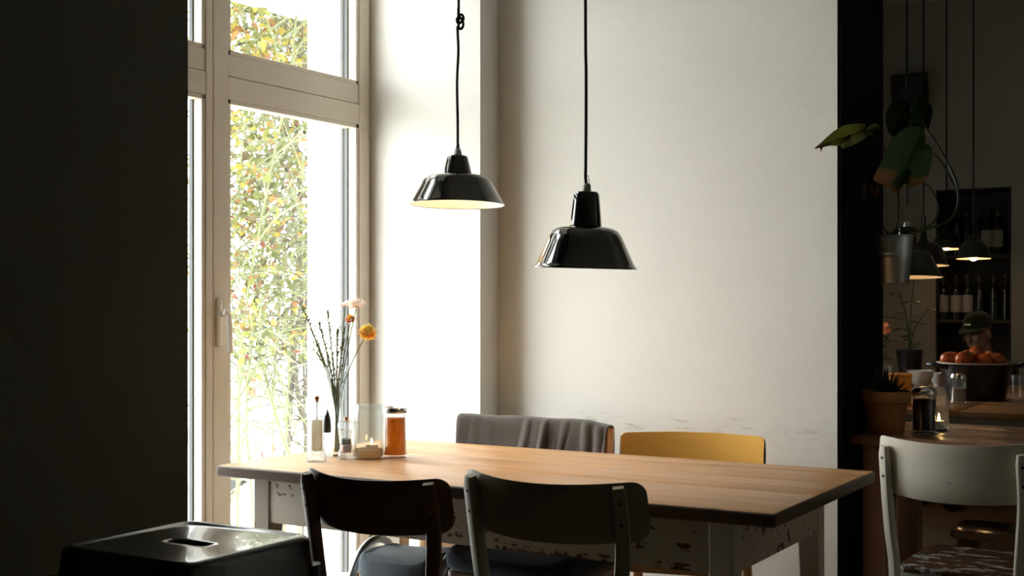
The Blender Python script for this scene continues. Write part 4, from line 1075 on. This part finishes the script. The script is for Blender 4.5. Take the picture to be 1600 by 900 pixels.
mo = thing('monstera_plant', 'monstera with large drooping leaves growing from the hanging bucket', 'plant', bc)
def L3(px, py, d): return pt(px, py, d)-bc
def big_leaf(outline, tip, base, mat, d_fun, holes=None, dry=None, name='leaf', th=.0016):
    """leaf blade: midrib from base to tip, the traced rim fanned off it, bowed across the midrib"""
    B_ = Vector(base); T_ = Vector(tip)
    oo = []
    for k in range(len(outline)):                # rounder, denser rim
        p0, p1, p2, p3 = (Vector(outline[(k+j) % len(outline)]) for j in (-1,0,1,2))
        for t in (0,1/3,2/3): oo.append(tuple(.5*((2*p1)+(p2-p0)*t*.8+(2*p0-5*p1+4*p2-p3)*t*t*.5*0+((p2-p1)*2-(p2-p0)*.8)*t)))
    outline = oo; b = BM(); n = len(outline); lay = b.verts.layers.float.new('dry')
    fr = [b.verts.new(L3(px,py,d_fun(px,py))) for px, py in outline]
    mids = []
    ax = (T_-B_); L2_ = ax.length_squared
    for px, py in outline:
        k = max(.04, min(.96, (Vector((px,py))-B_).dot(ax)/L2_)); q = B_+ax*k; mids.append(q)
    if dry:
        for vv, (x, y) in zip(fr, outline): vv[lay] = dry(x, y)
    prev = fr
    for step in (.35, .7, 1.0):
        cur = []
        for (px,py), q in zip(outline, mids):
            x = px+(q.x-px)*step; y = py+(q.y-py)*step
            vv = b.verts.new(L3(x, y, d_fun(x,y)+.028*math.sin(step*PI/2))); cur.append(vv)
            if dry: vv[lay] = dry(x, y)*(1-.75*step)
        for k in range(n):
            try:
                f = b.faces.new((prev[k], prev[(k+1)%n], cur[(k+1)%n], cur[k]))
            except Exception: pass
        prev = cur
    bmesh.ops.remove_doubles(b, verts=b.verts, dist=.0008)
    o = obj(name, b, mat, mo, angle=180)
    so = o.modifiers.new('t','SOLIDIFY'); so.thickness = th
    ss = o.modifiers.new('s','SUBSURF'); ss.levels = 1; ss.render_levels = 1
    vn = BM(); P = [L3(B_.x+ax.x*t, B_.y+ax.y*t, d_fun(B_.x+ax.x*t, B_.y+ax.y*t)+.022) for t in (0,.25,.5,.75,.95)]
    tube(vn, P, .0018, 6, scale=[1,.9,.7,.5,.3]); obj('midrib', vn, M['vein'], o)
    return o
big_leaf([(1357,203),(1353,197),(1352,193),(1335,192.5),(1318,195),(1303,204),(1289,216),(1279,226),(1272,231),(1275,233),(1281,231),(1283,238),(1286,230),(1298,228),(1312,229),(1318,222),(1322,213),(1329,209.5),(1331,214),(1327,222),(1320,229),(1315,233),(1330,229),(1345,221),(1358,212)], (1274,231), (1354,203), M['monstera_pale'], lambda x,y: 4.33-.0012*(1355-x), dry=lambda x,y: max(0, min(1, (1302-x)/14))*max(0, min(1, (y-218)/10)))
big_leaf([(1354,202),(1357,197),(1362,193.5),(1369,192.5),(1375,196),(1376,203),(1368,202),(1364,205),(1363,210),(1358,212)], (1374,199), (1357,206), M['monstera_pale'], lambda x,y: 4.33+.001*(x-1355))
big_leaf([(1430,196),(1441,197),(1445,205),(1446,225),(1452,227),(1457,232),(1457,245),(1454,262),(1450,276),(1445,285),(1434,289),(1425,293),(1423,290),(1426,279),(1424,263),(1422,270),(1412,288),(1407,293),(1403,303),(1398,301),(1392,296),(1376,287),(1363,281),(1369,268),(1374,258),(1377,250),(1384,238),(1393,218),(1406,203),(1418,197)], (1404,298), (1432,232), M['monstera'], lambda x,y: 4.36-.0007*(y-200)+.0004*(x-1410), dry=lambda x,y: max(0, min(1, (y-(268 if x > 1415 else 254))/16))*max(0, min(1, (abs(x-1413)-2)/8)))
big_leaf([(1412,155),(1420,160),(1424,175),(1420,195),(1408,208),(1396,216),(1388,208),(1383,192),(1384,175),(1391,161),(1401,155)], (1394,214), (1414,160), M['monstera_dark'], lambda x,y: 4.62+.0005*(y-150))
big_leaf([(1428,152),(1440,148),(1448,158),(1457,166),(1458,178),(1453,196),(1451,203),(1440,200),(1428,205),(1420,190),(1424,168)], (1442,200), (1434,152), M['monstera_dark'], lambda x,y: 4.56+.0005*(y-150))
def stalk(pts, r=.004):
    b = BM(); P = spline([L3(*p) for p in pts], 7); tube(b, P, r, 8, scale=[.7+.5*k/(len(P)-1) for k in range(len(P))]); obj('stalk', b, M['vein'], mo)
stalk([(1355,204,4.34),(1363,213,4.37),(1371,226,4.4),(1384,238,4.43),(1402,290,4.47),(1404,340,4.5),(1400,366,4.5)], .0028)
stalk([(1437,186,4.58),(1452,207,4.57),(1470,235,4.56),(1487,266,4.55),(1496,292,4.54),(1496,322,4.53),(1480,346,4.52),(1440,360,4.51),(1412,364,4.5)], .0042)
stalk([(1432,232,4.38),(1447,233,4.42),(1465,246,4.46),(1482,272,4.5),(1494,300,4.53)], .0032)
stalk([(1405,160,4.63),(1428,215,4.62),(1438,276,4.6),(1452,292,4.58),(1465,318,4.55),(1463,340,4.53),(1445,358,4.51),(1415,366,4.5)], .0036)
b = BM()
for k in range(14):
    a = k*2.4; petal(b, Vector((.04*math.cos(a),.04*math.sin(a),.152)), Vector((math.cos(a),math.sin(a),.7)), Vector((0,0,1)), rnd.uniform(.03,.06), .025)
obj('small_leaves', b, M['monstera_dark'], mo, recalc=False)

# ---------------------------------------------------------------- outside: roses, marker, cars
LM = ['leaf_g','leaf_l','leaf_y','leaf_o','leaf_b','leaf_r','leaf_d']
def rose(label, d0, d1, px0, px1, canes, nbr, nleaf, weights, cane_mat, zlow, seed, lsize=(.028,.055), top_bonus=0):
    r_ = random.Random(seed)
    base = pt((px0+px1)/2, 700, (d0+d1)/2); base.z = TZO
    t = thing('climbing_rose', label, 'shrub', base, 0, 'climbing roses outside the window')
    b = BM(); paths = []
    def add(P, r):
        P = spline([p-base for p in P], 4); tube(b, P, r, 5, scale=[1-.6*k/(len(P)-1) for k in range(len(P))]); paths.append(P)
    for (pts, d, r) in canes: Q = [pt(x,y,d+r_.uniform(-.06,.06)) for x, y in pts]; Q[0].z = min(Q[0].z, TZO+.3); add([Vector((Q[0].x, Q[0].y, TZO))]+Q, r)
    ncane = len(paths)
    for k in range(nbr):
        src = paths[r_.randrange(ncane)] if r_.random() < .5 else None
        px = r_.uniform(px0,px1); py = r_.uniform(-90,540); d = r_.uniform(d0,d1)
        if src: q = src[r_.randrange(len(src)//3, len(src))]+base
        else: q = pt(px,py,d)
        L = r_.uniform(.15,.75); a = Vector((r_.gauss(0,1), r_.gauss(0,1), r_.gauss(.2,.8))).normalized()
        e = q+a*L; m = (q+e)/2+Vector((0,0,r_.uniform(0,.08)))
        add([q,m,e], r_.uniform(.0022,.0065))
    obj('canes', b, M[cane_mat], t)
    verts, faces, mi = [], [], []
    def leaf(c, L, W, i):
        a = r_.uniform(0,2*PI); e = r_.gauss(0,.6)
        o = Vector((math.cos(a)*math.cos(e), math.sin(a)*math.cos(e), math.sin(e))); s = o.cross(Vector((r_.gauss(0,.6),r_.gauss(0,.6),1))).normalized(); n = s.cross(o)
        k = len(verts)
        for (tt, w, dn) in ((0,0,0),(.35,1,.10),(.75,.7,.06)):
            q = c+o*(L*tt)-n*(L*.18*tt*tt)
            if w == 0: verts.append(q)
            else: verts.extend([q-s*(W*w/2)+n*(W*dn), q, q+s*(W*w/2)+n*(W*dn)])
        verts.append(c+o*L-n*(L*.2))
        for f in ((0,1,2),(0,2,3),(1,4,5,2),(2,5,6,3),(4,7,5),(5,7,6)): faces.append(tuple(k+x for x in f)); mi.append(i)
    for k in range(nleaf):
        if r_.random() < .6:
            P = paths[r_.randrange(len(paths))]; c = P[r_.randrange(len(P))]+Vector((r_.gauss(0,.03),r_.gauss(0,.03),r_.gauss(0,.03)))
            if (c+base).z < zlow+r_.gauss(0,.12): continue
            i = r_.choices(range(7), weights)[0]; L = r_.uniform(*lsize)
        else:
            top = r_.random() < .45
            py = r_.uniform(-120,115) if top else r_.uniform(100,560); c = pt(r_.uniform(px0,px1), py, r_.uniform(d0,d1))-base
            i = r_.choices(range(7), [3,4,4,2.2,.7,.3,1.0] if top else weights)[0]; L = r_.uniform(*lsize)*(1.55 if top else 1)
        leaf(c, L, L*r_.uniform(.5,.72), i)
    me = bpy.data.meshes.new('foliage'); me.from_pydata([tuple(v) for v in verts], [], faces); me.update()
    for m in LM: me.materials.append(M[m])
    me.polygons.foreach_set('material_index', mi); me.shade_smooth()
    o = bpy.data.objects.new('foliage', me); link(o, t); o['kind'] = 'stuff'
rose('green-caned climbing rose with yellow and orange leaves just outside the window handle', 5.7, 6.3, 300, 425,
     [([(366,1060),(370,900),(372,700),(376,560),(392,430),(425,260),(455,100),(470,-60)],5.9,.011), ([(350,1060),(352,800),(340,560),(318,300),(330,60)],6.0,.009),
      ([(400,1040),(395,800),(385,640),(398,500),(410,380),(396,200),(380,20)],6.2,.008)], 320, 2300, [4,4,2.5,2.2,1.5,.5,.6], 'cane_g', .95, 3)
rose('pale green climbing rose with a thick slanting cane in the middle of the pane', 6.1, 6.9, 365, 490,
     [([(480,1040),(462,760),(440,680),(418,600),(404,545),(398,480),(412,380),(418,260),(405,120),(415,-40)],6.4,.015), ([(440,1000),(446,760),(448,640),(452,520),(430,400),(440,200),(452,10)],6.6,.008),
      ([(415,1000),(425,720),(428,600),(436,480),(452,330),(470,160),(480,-20)],6.5,.007)], 350, 2400, [5,4,1.6,1.4,2,.4,.5], 'cane_g', 1.0, 4)
rose('brown-stemmed twiggy rose bush against the white outer reveal', 6.3, 7.3, 425, 510,
     [([(500,1000),(482,700),(470,640),(462,590),(456,500),(470,360),(462,200),(470,40)],6.7,.022), ([(490,980),(488,740),(480,600),(478,480),(486,300),(480,100)],7.0,.013),
      ([(470,960),(476,700),(474,560),(468,420),(450,250),(458,60)],6.9,.009), ([(438,556),(460,535),(484,512),(505,495)],6.8,.026)], 400, 1600, [3,2.5,1.2,1.4,3.5,.6,.8], 'cane_b', 1.05, 5)
# red and white marker plate on its post
p = pt(391,601,8.2); mk = thing('marker_post', 'red and white striped marker plate on a thin post outside', 'sign', (p.x,p.y,GZ), math.radians(30))
h = p.z-GZ
b = BM(); tube(b, [(0,.02,0),(0,.02,h+.1)], .012, 8); obj('post', b, M['sign_white'], mk)
b = BM(); w = .037; H_ = .078
box(b, -w,w,-.004,.004,h-H_,h-H_+.063,.001,None,0); box(b, -w,w,-.004,.004,h-H_+.063,h-H_+.097,.001,None,1); box(b, -w,w,-.004,.004,h-H_+.097,h+H_,.001,None,0)
obj('marker_plate', b, [M['sign_red'], M['sign_white']], mk)
def car(label, loc, rz, paint):
    t = thing('car', label, 'car', loc, rz)
    prof = [(-2.05,.35),(-2.1,.6),(-2.05,.82),(-1.9,.92),(-1.0,.96),(-.45,1.36),(.2,1.46),(1.1,1.42),(1.75,1.0),(2.0,.92),(2.08,.6),(2.0,.32)]
    b = BM(); rings = []
    for y, sc in ((-.84,.90),(-.80,.97),(-.6,1),(.6,1),(.8,.97),(.84,.90)):
        rings.append([(x*(.97+.03*sc), y*(1 if z < .93 else .86), .35+(z-.35)*sc) for x, z in prof])
    loft(b, rings); obj('body', b, M[paint], t, angle=30)
    b = BM()
    for s in (-1,1):
        vs = [b.verts.new((x, s*(.845 if z < .97 else .745), z)) for x, z in ((-.88,.965),(-.40,1.30),(.2,1.38),(1.0,1.34),(1.5,1.0))]; f = b.faces.new(vs if s < 0 else vs[::-1])
        r = bmesh.ops.extrude_face_region(b, geom=[f]); bmesh.ops.translate(b, verts=[v for v in r['geom'] if isinstance(v, bmesh.types.BMVert)], vec=(0,s*.012,0))
    obj('side_windows', b, M['car_glass'], t, smooth=False)
    b = BM(); box(b, 1.30,1.345,-.62,.62,-.26,.26,.01, Matrix.Translation((.115,0,1.19)) @ Matrix.Translation((1.3,0,0)) @ Matrix.Rotation(math.radians(-57),4,'Y') @ Matrix.Translation((-1.3,0,0))); obj('rear_window', b, M['car_glass'], t)
    for s in (-1,1):
        b = BM(); box(b, 2.0,2.07,s*.68-.12,s*.68+.12,.72,.88,.02); obj('tail_light', b, M['tail'], t)
        for x in (-1.3,1.3):
            b = BM(); lathe(b, [(0,-.1),(.19,-.1),(.31,-.1),(.33,-.07),(.33,.07),(.31,.1),(.19,.1),(0,.1)], 28, Matrix.Translation((x,s*.74,.33)) @ Matrix.Rotation(PI/2,4,'X')); obj('wheel', b, M['tyre'], t)
p = pt(262,690,26); car('white parked car glimpsed through the rose canes', (p.x,p.y,GZ), math.radians(32), 'car_white')
p = pt(585,690,23); car('pale teal parked car near the brown rose stems', (p.x,p.y,GZ), math.radians(32), 'car_teal')

# ---------------------------------------------------------------- light and camera
w = bpy.data.worlds.new('sky'); scn.world = w; w.use_nodes = True
wn = w.node_tree; bg = wn.nodes['Background']
bg.inputs[0].default_value = (.97,1.0,1.0,1); bg.inputs[1].default_value = 13.2
for nm, u, v0, v1, z0, z1 in (('portal_window', UX-.01, VL, VR, .05, 2.95), ('portal_back', UX-.01, 5.7, 6.9, .95, 2.1)):
    ld = bpy.data.lights.new(nm, 'AREA'); ld.shape = 'RECTANGLE'; ld.size = v1-v0; ld.size_y = z1-z0; ld.cycles.is_portal = True
    lo = bpy.data.objects.new(nm, ld); COL.objects.link(lo); lo.location = (u, (v0+v1)/2, (z0+z1)/2)
    lo.rotation_euler = Euler((PI/2, 0, -PI/2))
cd = bpy.data.cameras.new('camera'); cam = bpy.data.objects.new('camera', cd); COL.objects.link(cam)
cd.sensor_width = 36; cd.lens = F/1600*36; cd.shift_y = (HY-450)/1600; cd.clip_start = .05; cd.clip_end = 300
cam.location = (0,0,EYE); cam.rotation_euler = (PI/2, 0, math.atan2(SU,CU))
scn.camera = cam
cd.dof.use_dof = True; cd.dof.focus_distance = 3.9; cd.dof.aperture_fstop = 8.0
vs = scn.view_settings
vs.view_transform = 'Standard'; vs.look = 'None'; vs.exposure = 0.0; vs.gamma = 1.0; vs.use_curve_mapping = False
scn.cycles.use_denoising = True; scn.cycles.max_bounces = 10; scn.cycles.diffuse_bounces = 6; scn.cycles.transparent_max_bounces = 24
scn.cycles.caustics_reflective = False; scn.cycles.caustics_refractive = False; scn.cycles.sample_clamp_indirect = 6
